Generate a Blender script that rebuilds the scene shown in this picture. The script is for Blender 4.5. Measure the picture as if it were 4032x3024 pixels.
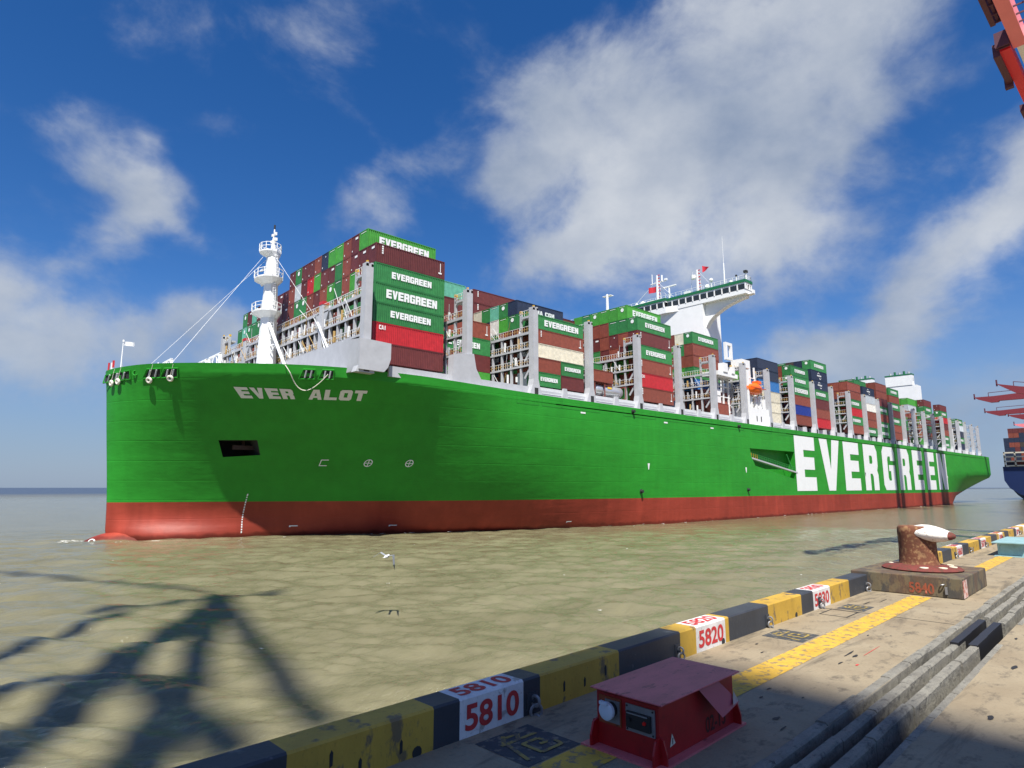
import bpy, bmesh, math, random
from mathutils import Vector, Matrix
random.seed(7)
R = math.radians
for o in list(bpy.data.objects): bpy.data.objects.remove(o)
scene = bpy.context.scene
COL = scene.collection

# ------------------------------------------------------------------ camera
cam_d = bpy.data.cameras.new("camera"); cam = bpy.data.objects.new("camera", cam_d); COL.objects.link(cam)
scene.camera = cam
cam_d.sensor_width = 36.0; cam_d.lens = 2465.65/4032*36.0
cam_d.clip_start = 0.1; cam_d.clip_end = 20000
cam.location = (-43.24, -103.7, 7.2)
PITCH, YAW = 0.1632, 0.7407
cam.rotation_euler = (math.pi/2+PITCH, 0, -YAW)

# ------------------------------------------------------------------ sun and sky
SUN_AZ, SUN_EL = 48.0, 58.5          # light travels towards azimuth SUN_AZ (from +X towards +Y)
TR = Vector((math.cos(R(SUN_AZ))*math.cos(R(SUN_EL)), math.sin(R(SUN_AZ))*math.cos(R(SUN_EL)), -math.sin(R(SUN_EL))))
sd = bpy.data.lights.new("sun", 'SUN'); sd.energy = 5.0; sd.angle = R(0.53); sd.color = (1.0, 0.955, 0.88)
sun = bpy.data.objects.new("sun", sd); COL.objects.link(sun)
sun.location = (-80, -160, 160)
sun.rotation_euler = TR.to_track_quat('-Z', 'Y').to_euler()

w = bpy.data.worlds.new("World"); scene.world = w; w.use_nodes = True
nt = w.node_tree; N = nt.nodes; L = nt.links
N.clear()
out = N.new("ShaderNodeOutputWorld"); bg = N.new("ShaderNodeBackground"); L.new(bg.outputs[0], out.inputs[0])
bg.inputs[1].default_value = 0.063
sky = N.new("ShaderNodeTexSky"); sky.sky_type = 'NISHITA'; sky.sun_disc = False
sky.sun_elevation = R(SUN_EL); sky.sun_rotation = math.atan2(-math.cos(R(SUN_AZ)), -math.sin(R(SUN_AZ))) % (2*math.pi)
sky.air_density = 1.0; sky.dust_density = 0.4; sky.ozone_density = 2.2; sky.altitude = 0
hsv = N.new("ShaderNodeHueSaturation"); hsv.inputs['Saturation'].default_value = 1.26; hsv.inputs['Value'].default_value = 1.0
tint = N.new("ShaderNodeVectorMath"); tint.operation = 'MULTIPLY'; tint.inputs[1].default_value = (0.95, 0.99, 1.20)
L.new(sky.outputs[0], tint.inputs[0]); L.new(tint.outputs[0], hsv.inputs['Color'])
geo = N.new("ShaderNodeNewGeometry") if False else N.new("ShaderNodeTexCoord")
D = geo.outputs['Generated']

def wmath(op, a, b=None, c=None):
    n = N.new("ShaderNodeMath"); n.operation = op
    for i, v in enumerate((a, b, c)):
        if v is None: continue
        if isinstance(v, (int, float)): n.inputs[i].default_value = v
        else: L.new(v, n.inputs[i])
    return n.outputs[0]
def wdot(vec, v):
    n = N.new("ShaderNodeVectorMath"); n.operation = 'DOT_PRODUCT'
    L.new(vec, n.inputs[0]); n.inputs[1].default_value = v
    return n.outputs['Value']
# cloud banks of the day: azimuth, elevation, half width, half height (degrees), tilt, strength
CLOUDS = [(27.6,29.2,12.7,4.2,40,1.05),(16.2,29.2,10.0,3.8,38,1.0),(35.5,24.6,8.0,3.0,38,1.0),(42.6,21.0,4.7,2.3,25,0.85),
 (14.1,14.2,10.5,2.8,38,1.0),(22.6,10.6,7.5,2.4,18,0.62),(6.2,19.9,5.1,3.2,55,0.85),(79.6,23.2,3.2,2.0,-40,0.62),(76.6,20.4,3.0,1.9,-50,0.75),
 (82.5,18.9,3.8,1.2,15,0.5),(88.5,14.8,3.6,4.0,0,1.0),(74.7,11.6,9.5,2.0,-8,0.85),(84.3,9.0,13.0,3.0,0,0.85),(60.2,23.6,4.4,1.8,15,0.52),
 (58.0,27.6,3.5,1.8,30,0.42),(45.5,32.0,6.5,8.0,0,0.62),(47.5,26.5,3.0,2.8,20,0.45),(56.0,38.5,10.0,3.0,-10,0.5),(36.0,34.0,8.0,5.0,35,0.62),
 (11.5,6.5,6.9,2.2,10,0.5),(30.7,17.6,11.7,3.0,20,0.5),(7.1,29.0,3.8,2.5,0,0.55),(25.3,37.4,8.5,2.2,20,0.5),(72.0,28.0,3.0,1.0,20,0.3),
 (-25,25,14,5,20,0.9),(-60,30,16,6,10,0.8),(120,22,16,5,10,0.7),(160,28,18,6,20,0.8),(215,35,16,6,0,0.6),(60,70,16,10,30,0.4),(3,45,9,4,30,0.6)]
acc = None
wn = N.new("ShaderNodeTexNoise"); wn.inputs['Scale'].default_value = 5.0; wn.inputs['Detail'].default_value = 5.0
L.new(D, wn.inputs['Vector'])
wv = N.new("ShaderNodeVectorMath"); wv.operation = 'MULTIPLY_ADD'; L.new(wn.outputs['Color'], wv.inputs[0])
wv.inputs[1].default_value = (0.26, 0.26, 0.18); L.new(D, wv.inputs[2])
wv2 = N.new("ShaderNodeVectorMath"); wv2.operation = 'SUBTRACT'; L.new(wv.outputs[0], wv2.inputs[0]); wv2.inputs[1].default_value = (0.13, 0.13, 0.09)
DW = wv2.outputs[0]
for az, el, rx, ry, tilt, s in CLOUDS:
    a, e, t = R(az), R(el), R(tilt)
    right = Vector((math.sin(a), -math.cos(a), 0)); fw = Vector((math.cos(a)*math.cos(e), math.sin(a)*math.cos(e), math.sin(e)))
    up = right.cross(fw)
    A = right*math.cos(t)+up*math.sin(t); B = -right*math.sin(t)+up*math.cos(t)
    d1 = wdot(DW, A/(math.radians(rx)*1.15)); d2 = wdot(DW, B/(math.radians(ry)*1.15))
    q = wmath('MULTIPLY_ADD', d2, d2, wmath('MULTIPLY', d1, d1))
    g = wmath('EXPONENT', wmath('MULTIPLY', q, -1.0))
    side = wmath('GREATER_THAN', wdot(D, fw), 0.0)
    g = wmath('MULTIPLY', g, side)
    acc = wmath('MULTIPLY_ADD', g, s, acc if acc is not None else 0.0)
# cloud texture on a flat layer overhead, so that it recedes towards the horizon
sep = N.new("ShaderNodeSeparateXYZ"); L.new(D, sep.inputs[0])
dz = wmath('ADD', wmath('MAXIMUM', sep.outputs[2], 0.0), 0.22)
cb = N.new("ShaderNodeCombineXYZ"); L.new(wmath('DIVIDE', sep.outputs[0], dz), cb.inputs[0]); L.new(wmath('DIVIDE', sep.outputs[1], dz), cb.inputs[1])
mp = N.new("ShaderNodeMapping"); mp.inputs['Rotation'].default_value = (0, 0, R(-70)); mp.inputs['Scale'].default_value = (1.0, 0.62, 1)
L.new(cb.outputs[0], mp.inputs['Vector'])
n1 = N.new("ShaderNodeTexNoise"); n1.inputs['Scale'].default_value = 4.6; n1.inputs['Detail'].default_value = 13; n1.inputs['Roughness'].default_value = 0.60; n1.inputs['Distortion'].default_value = 0.18
mp1 = N.new("ShaderNodeMapping"); mp1.inputs['Rotation'].default_value = (0, R(-25), R(20)); mp1.inputs['Scale'].default_value = (1, 1, 1.35); L.new(D, mp1.inputs['Vector'])
L.new(mp1.outputs[0], n1.inputs['Vector'])
dens = wmath('ADD', acc, wmath('MULTIPLY', wmath('SUBTRACT', n1.outputs['Fac'], 0.5), 2.7))
mr = N.new("ShaderNodeMapRange"); mr.interpolation_type = 'SMOOTHERSTEP'
mr.inputs['From Min'].default_value = 0.02; mr.inputs['From Max'].default_value = 1.32
L.new(dens, mr.inputs['Value'])
# shading inside the clouds
n2 = N.new("ShaderNodeTexNoise"); n2.inputs['Scale'].default_value = 3.4; n2.inputs['Detail'].default_value = 9; n2.inputs['Roughness'].default_value = 0.55
L.new(mp1.outputs[0], n2.inputs['Vector'])
cr = N.new("ShaderNodeValToRGB")
cr.color_ramp.elements[0].position = 0.30; cr.color_ramp.elements[0].color = (2.7, 3.4, 4.7, 1)
cr.color_ramp.elements[1].position = 0.66; cr.color_ramp.elements[1].color = (6.9, 7.2, 7.6, 1)
L.new(n2.outputs['Fac'], cr.inputs[0])
mix = N.new("ShaderNodeMix"); mix.data_type = 'RGBA'
L.new(wmath('MULTIPLY', mr.outputs[0], 0.93), mix.inputs['Factor']); L.new(hsv.outputs[0], mix.inputs['A']); L.new(cr.outputs[0], mix.inputs['B'])
# pale band of air near the horizon
hz = N.new("ShaderNodeMapRange"); hz.inputs['From Min'].default_value = 0.30; hz.inputs['From Max'].default_value = 0.0; hz.inputs['To Max'].default_value = 0.78
hz.interpolation_type = 'SMOOTHSTEP'; L.new(sep.outputs[2], hz.inputs['Value'])
mix2 = N.new("ShaderNodeMix"); mix2.data_type = 'RGBA'; L.new(hz.outputs[0], mix2.inputs['Factor']); L.new(mix.outputs['Result'], mix2.inputs['A'])
mix2.inputs['B'].default_value = (2.5, 3.5, 5.1, 1)
L.new(mix2.outputs['Result'], bg.inputs[0])

scene.render.engine = 'CYCLES'
scene.view_settings.view_transform = 'Standard'; scene.view_settings.look = 'None'; scene.view_settings.gamma = 1
scene.view_settings.exposure = 0.68
scene.cycles.max_bounces = 6

# ------------------------------------------------------------------ materials
def mat(name, col, rough=0.55, metal=0.0, var=0.0, scale=3.0, bump=0.0, bscale=20.0, spec=0.5, rnd=0.0, coord='Object'):
    m = bpy.data.materials.new(name); m.use_nodes = True
    t = m.node_tree; b = t.nodes['Principled BSDF']
    b.inputs['Roughness'].default_value = rough; b.inputs['Metallic'].default_value = metal
    b.inputs['Specular IOR Level'].default_value = spec
    b.inputs['Base Color'].default_value = (*col, 1)
    last = None
    tc = t.nodes.new("ShaderNodeTexCoord")
    if var > 0:
        n = t.nodes.new("ShaderNodeTexNoise"); n.inputs['Scale'].default_value = scale; n.inputs['Detail'].default_value = 6
        n.inputs['Roughness'].default_value = 0.65
        t.links.new(tc.outputs[coord], n.inputs['Vector'])
        r = t.nodes.new("ShaderNodeMapRange"); r.inputs['From Min'].default_value = 0.3; r.inputs['From Max'].default_value = 0.7
        r.inputs['To Min'].default_value = 1-var; r.inputs['To Max'].default_value = 1+var*0.6
        t.links.new(n.outputs['Fac'], r.inputs['Value']); last = r.outputs[0]
    if rnd > 0:
        oi = t.nodes.new("ShaderNodeObjectInfo"); r2 = t.nodes.new("ShaderNodeMapRange")
        r2.inputs['To Min'].default_value = 1-rnd; r2.inputs['To Max'].default_value = 1+rnd
        t.links.new(oi.outputs['Random'], r2.inputs['Value'])
        if last is not None:
            mm = t.nodes.new("ShaderNodeMath"); mm.operation = 'MULTIPLY'; t.links.new(last, mm.inputs[0]); t.links.new(r2.outputs[0], mm.inputs[1]); last = mm.outputs[0]
        else: last = r2.outputs[0]
    if last is not None:
        vm = t.nodes.new("ShaderNodeVectorMath"); vm.operation = 'SCALE'; vm.inputs[0].default_value = col
        t.links.new(last, vm.inputs['Scale']); t.links.new(vm.outputs[0], b.inputs['Base Color'])
    if bump > 0:
        n = t.nodes.new("ShaderNodeTexNoise"); n.inputs['Scale'].default_value = bscale; n.inputs['Detail'].default_value = 5
        t.links.new(tc.outputs[coord], n.inputs['Vector'])
        bp = t.nodes.new("ShaderNodeBump"); bp.inputs['Strength'].default_value = 1.0; bp.inputs['Distance'].default_value = bump
        t.links.new(n.outputs['Fac'], bp.inputs['Height']); t.links.new(bp.outputs[0], b.inputs['Normal'])
    return m

def worn(name, col, col2, amount, scale=6.0, rough=0.7, bump=0.004, stretch=(1, 1, 1), col3=None, fine=60.0):
    """paint (col) worn through to col2 in patches, with a little grime (col3)"""
    m = bpy.data.materials.new(name); m.use_nodes = True
    t = m.node_tree; b = t.nodes['Principled BSDF']; b.inputs['Roughness'].default_value = rough
    tc = t.nodes.new("ShaderNodeTexCoord"); mpn = t.nodes.new("ShaderNodeMapping"); mpn.inputs['Scale'].default_value = stretch
    t.links.new(tc.outputs['Object'], mpn.inputs['Vector'])
    def noise(sc, det, ro=0.65):
        n = t.nodes.new("ShaderNodeTexNoise"); n.inputs['Scale'].default_value = sc; n.inputs['Detail'].default_value = det; n.inputs['Roughness'].default_value = ro
        t.links.new(mpn.outputs[0], n.inputs['Vector']); return n.outputs['Fac']
    def rng(v, a, c, lo=0.0, hi=1.0):
        r = t.nodes.new("ShaderNodeMapRange"); r.inputs['From Min'].default_value = a; r.inputs['From Max'].default_value = c
        r.inputs['To Min'].default_value = lo; r.inputs['To Max'].default_value = hi
        t.links.new(v, r.inputs['Value']); return r.outputs[0]
    def mx(f, a, c):
        x = t.nodes.new("ShaderNodeMix"); x.data_type = 'RGBA'; t.links.new(f, x.inputs['Factor'])
        for s, v in (('A', a), ('B', c)):
            if isinstance(v, tuple): x.inputs[s].default_value = (*v, 1)
            else: t.links.new(v, x.inputs[s])
        return x.outputs['Result']
    f1 = rng(noise(scale, 9), 0.72-amount, 0.78-amount)
    c = mx(f1, col, col2)
    f3 = rng(noise(scale*0.45, 5), 0.42, 0.75, 0.0, 0.55)
    c = mx(f3, c, col3 if col3 else tuple(v*0.45 for v in col))
    f4 = rng(noise(fine, 4, 0.7), 0.58, 0.72, 0.0, 0.45)
    c = mx(f4, c, tuple(v*0.3 for v in col2))
    t.links.new(c, b.inputs['Base Color'])
    bp = t.nodes.new("ShaderNodeBump"); bp.inputs['Distance'].default_value = bump
    t.links.new(noise(fine*0.6, 6), bp.inputs['Height']); t.links.new(bp.outputs[0], b.inputs['Normal'])
    return m

M = {}
CC = dict(G=(0.030,0.185,0.052), g=(0.055,0.28,0.035), T=(0.13,0.42,0.30), m=(0.125,0.028,0.027), b=(0.215,0.055,0.035), R=(0.42,0.018,0.025),
          N=(0.018,0.028,0.06), U=(0.025,0.14,0.38), V=(0.012,0.035,0.24), W=(0.74,0.73,0.68), E=(0.60,0.56,0.45), Y=(0.45,0.50,0.54), K=(0.06,0.045,0.035))
for k, c in CC.items():
    M['c_'+k] = mat('container_paint_'+k, c, 0.5, 0, 0.22, 1.3, rnd=0.13)
M['grey'] = mat('lashing_grey', (0.43,0.44,0.46), 0.5, 0, 0.12, 0.6)
M['lightgrey'] = mat('light_grey', (0.58,0.60,0.61), 0.5, 0, 0.1, 0.8)
M['grey2'] = mat('deck_grey', (0.42,0.44,0.46), 0.6, 0, 0.15, 0.8)
M['white'] = mat('white_paint', (0.80,0.81,0.80), 0.4, 0, 0.05, 0.5)
M['letter'] = mat('white_lettering', (0.78,0.80,0.79), 0.45, 0, 0.05, 1.0)
M['namegrey'] = mat('name_lettering', (0.72,0.72,0.68), 0.45)
M['glass'] = mat('window_glass', (0.02,0.025,0.03), 0.08, 0, spec=0.8)
M['dark'] = mat('dark_void', (0.02,0.022,0.022), 0.8)
M['roofgreen'] = mat('roof_green', (0.01,0.14,0.055), 0.5)
M['yellow'] = mat('yellow_steel', (0.65,0.40,0.04), 0.5)
M['ochre'] = mat('stanchion_ochre', (0.50,0.33,0.12), 0.6)
M['redcap'] = mat('red_cap', (0.45,0.02,0.03), 0.5)
M['orange'] = mat('lifeboat_orange', (0.85,0.14,0.01), 0.35)
M['flagred'] = mat('flag_red', (0.55,0.02,0.04), 0.8)
M['cranered'] = mat('crane_red', (0.42,0.03,0.04), 0.45, 0, 0.1, 0.5)
M['cranemar'] = mat('crane_maroon', (.20,.025,.035), 0.6)
M['cranepink'] = mat('crane_bounce_pink', (0.88,0.24,0.26), 0.5, 0, 0.06, 0.5)  # crane red lightened to pink: bounced light under the girder put into the colour
M['cranedark'] = mat('crane_dark', (0.10,0.03,0.05), 0.6)
M['rope'] = mat('rope_white', (0.75,0.72,0.62), 0.9)
M['blue'] = mat('blue_hull', (0.007,0.02,0.085), 0.45, 0, 0.1, 0.1)
M['steelw'] = mat('tank_steel', (0.60,0.62,0.64), 0.3, 0.6)
M['silver'] = mat('galvanised', (0.26,0.26,0.26), 0.45, 0.4, 0.15, 20)
M['black'] = mat('black_plastic', (0.015,0.015,0.017), 0.45)
M['redlamp'] = mat('red_button', (0.6,0.01,0.01), 0.3)
M['brick_orange'] = worn('orange_plate', (0.30,0.06,0.015), (0.10,0.03,0.015), 0.15, 12)

# ------------------------------------------------------------------ mesh builder
class MB:
    def __init__(s): s.v = []; s.f = []; s.m = []
    def quad(s, a, b, c, d, m=0):
        i = len(s.v); s.v += [tuple(a), tuple(b), tuple(c), tuple(d)]; s.f.append((i, i+1, i+2, i+3)); s.m.append(m)
    def box(s, x0, x1, y0, y1, z0, z1, m=0):
        if x0 > x1: x0, x1 = x1, x0
        if y0 > y1: y0, y1 = y1, y0
        if z0 > z1: z0, z1 = z1, z0
        i = len(s.v)
        s.v += [(x0,y0,z0),(x1,y0,z0),(x1,y1,z0),(x0,y1,z0),(x0,y0,z1),(x1,y0,z1),(x1,y1,z1),(x0,y1,z1)]
        for f in ((0,3,2,1),(4,5,6,7),(0,1,5,4),(1,2,6,5),(2,3,7,6),(3,0,4,7)):
            s.f.append(tuple(i+k for k in f)); s.m.append(m)
    def prism(s, poly, axis, a, b, m=0):
        """poly: list of 2D points; axis 'x': (y,z), 'y': (x,z), 'z': (x,y)"""
        def P(p, t): return {'x': (t, p[0], p[1]), 'y': (p[0], t, p[1]), 'z': (p[0], p[1], t)}[axis]
        n = len(poly); i = len(s.v)
        s.v += [P(p, a) for p in poly]+[P(p, b) for p in poly]
        s.f.append(tuple(range(i, i+n))); s.m.append(m); s.f.append(tuple(range(i+2*n-1, i+n-1, -1))); s.m.append(m)
        for k in range(n):
            k2 = (k+1) % n; s.f.append((i+k, i+n+k, i+n+k2, i+k2)); s.m.append(m)
    def loft(s, rings, m=0, caps=True):
        n = len(rings[0]); i = len(s.v)
        for r in rings: s.v += [tuple(p) for p in r]
        for k in range(len(rings)-1):
            for j in range(n):
                j2 = (j+1) % n
                s.f.append((i+k*n+j, i+k*n+j2, i+(k+1)*n+j2, i+(k+1)*n+j)); s.m.append(m)
        if caps:
            s.f.append(tuple(i+j for j in range(n-1, -1, -1))); s.m.append(m)
            s.f.append(tuple(i+(len(rings)-1)*n+j for j in range(n))); s.m.append(m)
    def tube(s, p0, p1, r0, r1=None, n=8, m=0):
        r1 = r0 if r1 is None else r1
        p0 = Vector(p0); p1 = Vector(p1); d = (p1-p0).normalized()
        a = d.orthogonal().normalized(); b = d.cross(a)
        s.loft([[p+(a*math.cos(2*math.pi*k/n)+b*math.sin(2*math.pi*k/n))*r for k in range(n)] for p, r in ((p0, r0), (p1, r1))], m)
    def path(s, pts, r, n=6, m=0):
        for i in range(len(pts)-1): s.tube(pts[i], pts[i+1], r, r, n, m)
    def beam(s, p0, p1, w, h, m=0, up=(0, 0, 1)):
        p0 = Vector(p0); p1 = Vector(p1); d = (p1-p0).normalized(); u = Vector(up)
        if abs(d.dot(u)) > 0.98: u = Vector((0, 1, 0))
        a = d.cross(u).normalized()*w/2; b = a.cross(d).normalized()*h/2
        s.loft([[p+a+b, p-a+b, p-a-b, p+a-b] for p in (p0, p1)], m)
    def lathe(s, prof, c, n=16, m=0, axis='z'):
        rings = []
        for r, h in prof:
            ring = []
            for k in range(n):
                t = 2*math.pi*k/n
                if axis == 'z': ring.append((c[0]+r*math.cos(t), c[1]+r*math.sin(t), c[2]+h))
                elif axis == 'x': ring.append((c[0]+h, c[1]+r*math.cos(t), c[2]+r*math.sin(t)))
                else: ring.append((c[0]+r*math.sin(t), c[1]+h, c[2]+r*math.cos(t)))
            rings.append(ring)
        s.loft(rings, m)
    def torus(s, c, Rr, r, nrm, n=16, k=7, m=0):
        nrm = Vector(nrm).normalized(); a = nrm.orthogonal().normalized(); b = nrm.cross(a); c = Vector(c)
        i = len(s.v)
        for x in range(n):
            t = 2*math.pi*x/n; d = a*math.cos(t)+b*math.sin(t)
            for y in range(k):
                u = 2*math.pi*y/k; s.v.append(tuple(c+d*(Rr+r*math.cos(u))+nrm*r*math.sin(u)))
        for x in range(n):
            for y in range(k):
                s.f.append((i+x*k+y, i+((x+1) % n)*k+y, i+((x+1) % n)*k+(y+1) % k, i+x*k+(y+1) % k)); s.m.append(m)
    def mesh(s, name, mats, smooth=False, angle=None):
        me = bpy.data.meshes.new(name); me.from_pydata(s.v, [], s.f)
        for q in mats: me.materials.append(q)
        me.polygons.foreach_set('material_index', s.m)
        bm = bmesh.new(); bm.from_mesh(me)
        bmesh.ops.recalc_face_normals(bm, faces=bm.faces); bm.to_mesh(me); bm.free()
        if smooth:
            me.polygons.foreach_set('use_smooth', [True]*len(me.polygons))
            if angle: me.set_sharp_from_angle(angle=R(angle))
        me.update(); return me
    def build(s, name, mats, parent=None, loc=None, rotz=0, smooth=False, angle=40):
        if not isinstance(mats, (list, tuple)): mats = [mats]
        o = bpy.data.objects.new(name, s.mesh(name, mats, smooth, angle)); COL.objects.link(o)
        if parent: o.parent = parent
        if loc is not None: o.location = loc
        if rotz: o.rotation_euler = (0, 0, rotz)
        return o

def tag(o, label=None, cat=None, group=None, kind=None):
    if label: o['label'] = label
    if cat: o['category'] = cat
    if group: o['group'] = group
    if kind: o['kind'] = kind
    return o
def empty(name, loc=(0, 0, 0), rotz=0, size=1.0):
    o = bpy.data.objects.new(name, None); o.empty_display_size = size; COL.objects.link(o)
    o.location = loc; o.rotation_euler = (0, 0, rotz); return o
def struct(o): o['kind'] = 'structure'; return o
def from_mesh(name, me, parent=None, loc=None, rot=None, scale=None, mat_=None):
    o = bpy.data.objects.new(name, me); COL.objects.link(o)
    if parent: o.parent = parent
    if loc is not None: o.location = loc
    if rot is not None: o.rotation_euler = rot
    if scale is not None: o.scale = scale
    if mat_:
        o.material_slots[0].link = 'OBJECT'; o.material_slots[0].material = mat_
    return o

# ------------------------------------------------------------------ lettering
GL = {
 'E': [[(0,0),(1,0),(1,.25),(.42,.25),(.42,.39),(.95,.39),(.95,.62),(.42,.62),(.42,.75),(1,.75),(1,1),(0,1)]],
 'V': [[(.33,0),(.67,0),(1,1),(.62,1),(.5,.42),(.38,1),(0,1)]],
 'R': [[(0,0),(.40,0),(.40,.36),(.55,.36),(.62,.30),(.62,0),(1,0),(1,.34),(.93,.44),(1,.54),(1,.86),(.86,1),(0,1)], [(.40,.58),(.40,.76),(.58,.76),(.62,.72),(.62,.62),(.58,.58)]],
 'G': [[(.13,0),(1,0),(1,.58),(.50,.58),(.50,.44),(.64,.44),(.64,.22),(.46,.22),(.40,.28),(.40,.72),(.46,.78),(.64,.78),(.64,.68),(1,.68),(1,.88),(.88,1),(.13,1),(0,.88),(0,.12)]],
 'N': [[(0,0),(.36,0),(.36,.48),(.60,0),(1,0),(1,1),(.64,1),(.64,.52),(.40,1),(0,1)]],
 'A': [[(0,0),(.30,0),(.35,.18),(.65,.18),(.70,0),(1,0),(.72,1),(.28,1)], [(.41,.38),(.5,.74),(.59,.38)]],
 'L': [[(0,0),(1,0),(1,.26),(.38,.26),(.38,1),(0,1)]],
 'O': [[(.14,0),(.86,0),(1,.14),(1,.86),(.86,1),(.14,1),(0,.86),(0,.14)], [(.36,.28),(.36,.72),(.64,.72),(.64,.28)]],
 'T': [[(.31,0),(.69,0),(.69,.73),(1,.73),(1,1),(0,1),(0,.73),(.31,.73)]],
 'M': [[(0,0),(.28,0),(.28,.55),(.42,.1),(.58,.1),(.72,.55),(.72,0),(1,0),(1,1),(.66,1),(.5,.5),(.34,1),(0,1)]],
 'C': [[(.14,0),(1,0),(1,.3),(.66,.3),(.66,.22),(.40,.22),(.40,.78),(.66,.78),(.66,.7),(1,.7),(1,1),(.14,1),(0,.88),(0,.12)]],
 'I': [[(.3,0),(.7,0),(.7,1),(.3,1)]],
 'K': [[(0,0),(.36,0),(.36,.36),(.62,0),(1,0),(.66,.5),(1,1),(.62,1),(.36,.64),(.36,1),(0,1)]],
 'H': [[(0,0),(.36,0),(.36,.38),(.64,.38),(.64,0),(1,0),(1,1),(.64,1),(.64,.62),(.36,.62),(.36,1),(0,1)]],
 'S': [[(0,0),(1,0),(1,.58),(.36,.58),(.36,.76),(1,.76),(1,1),(0,1),(0,.42),(.64,.42),(.64,.24),(0,.24)]],
}
def letters_curve(items):
    """items: (char, x, y, w, h) -> mesh in the XY plane"""
    cu = bpy.data.curves.new("lt", 'CURVE'); cu.dimensions = '2D'; cu.fill_mode = 'BOTH'
    for ch, x, y, ww, hh in items:
        for loop in GL[ch]:
            sp = cu.splines.new('POLY'); sp.points.add(len(loop)-1); sp.use_cyclic_u = True
            for i, (px, py) in enumerate(loop): sp.points[i].co = (x+px*ww, y+py*hh, 0, 1)
    ob = bpy.data.objects.new("lt", cu); COL.objects.link(ob)
    dg = bpy.context.evaluated_depsgraph_get(); me = bpy.data.meshes.new_from_object(ob.evaluated_get(dg), depsgraph=dg)
    bpy.data.objects.remove(ob); bpy.data.curves.remove(cu)
    return me
def word(txt, width, height, gap=0.22, space=0.7):
    n = sum(1 for c in txt if c != ' '); sp = txt.count(' ')
    u = width/(n+gap*(n-1)+space*sp); x = 0; it = []
    for c in txt:
        if c == ' ': x += u*space; continue
        it.append((c, x, 0, u, height)); x += u*(1+gap)
    return letters_curve(it)
def font_text(txt, size, xs=1.0, off=0.0, align='LEFT'):
    cu = bpy.data.curves.new("tx", 'FONT'); cu.body = txt; cu.size = size; cu.offset = off; cu.align_x = align; cu.fill_mode = 'FRONT'
    ob = bpy.data.objects.new("tx", cu); COL.objects.link(ob)
    dg = bpy.context.evaluated_depsgraph_get(); me = bpy.data.meshes.new_from_object(ob.evaluated_get(dg), depsgraph=dg)
    bpy.data.objects.remove(ob)
    for v in me.vertices: v.co.x *= xs
    return me
def orient(me, fn):
    for v in me.vertices: v.co = fn(v.co)
    me.update(); return me
def set_mat(me, m_):
    me.materials.clear(); me.materials.append(m_); return me

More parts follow.
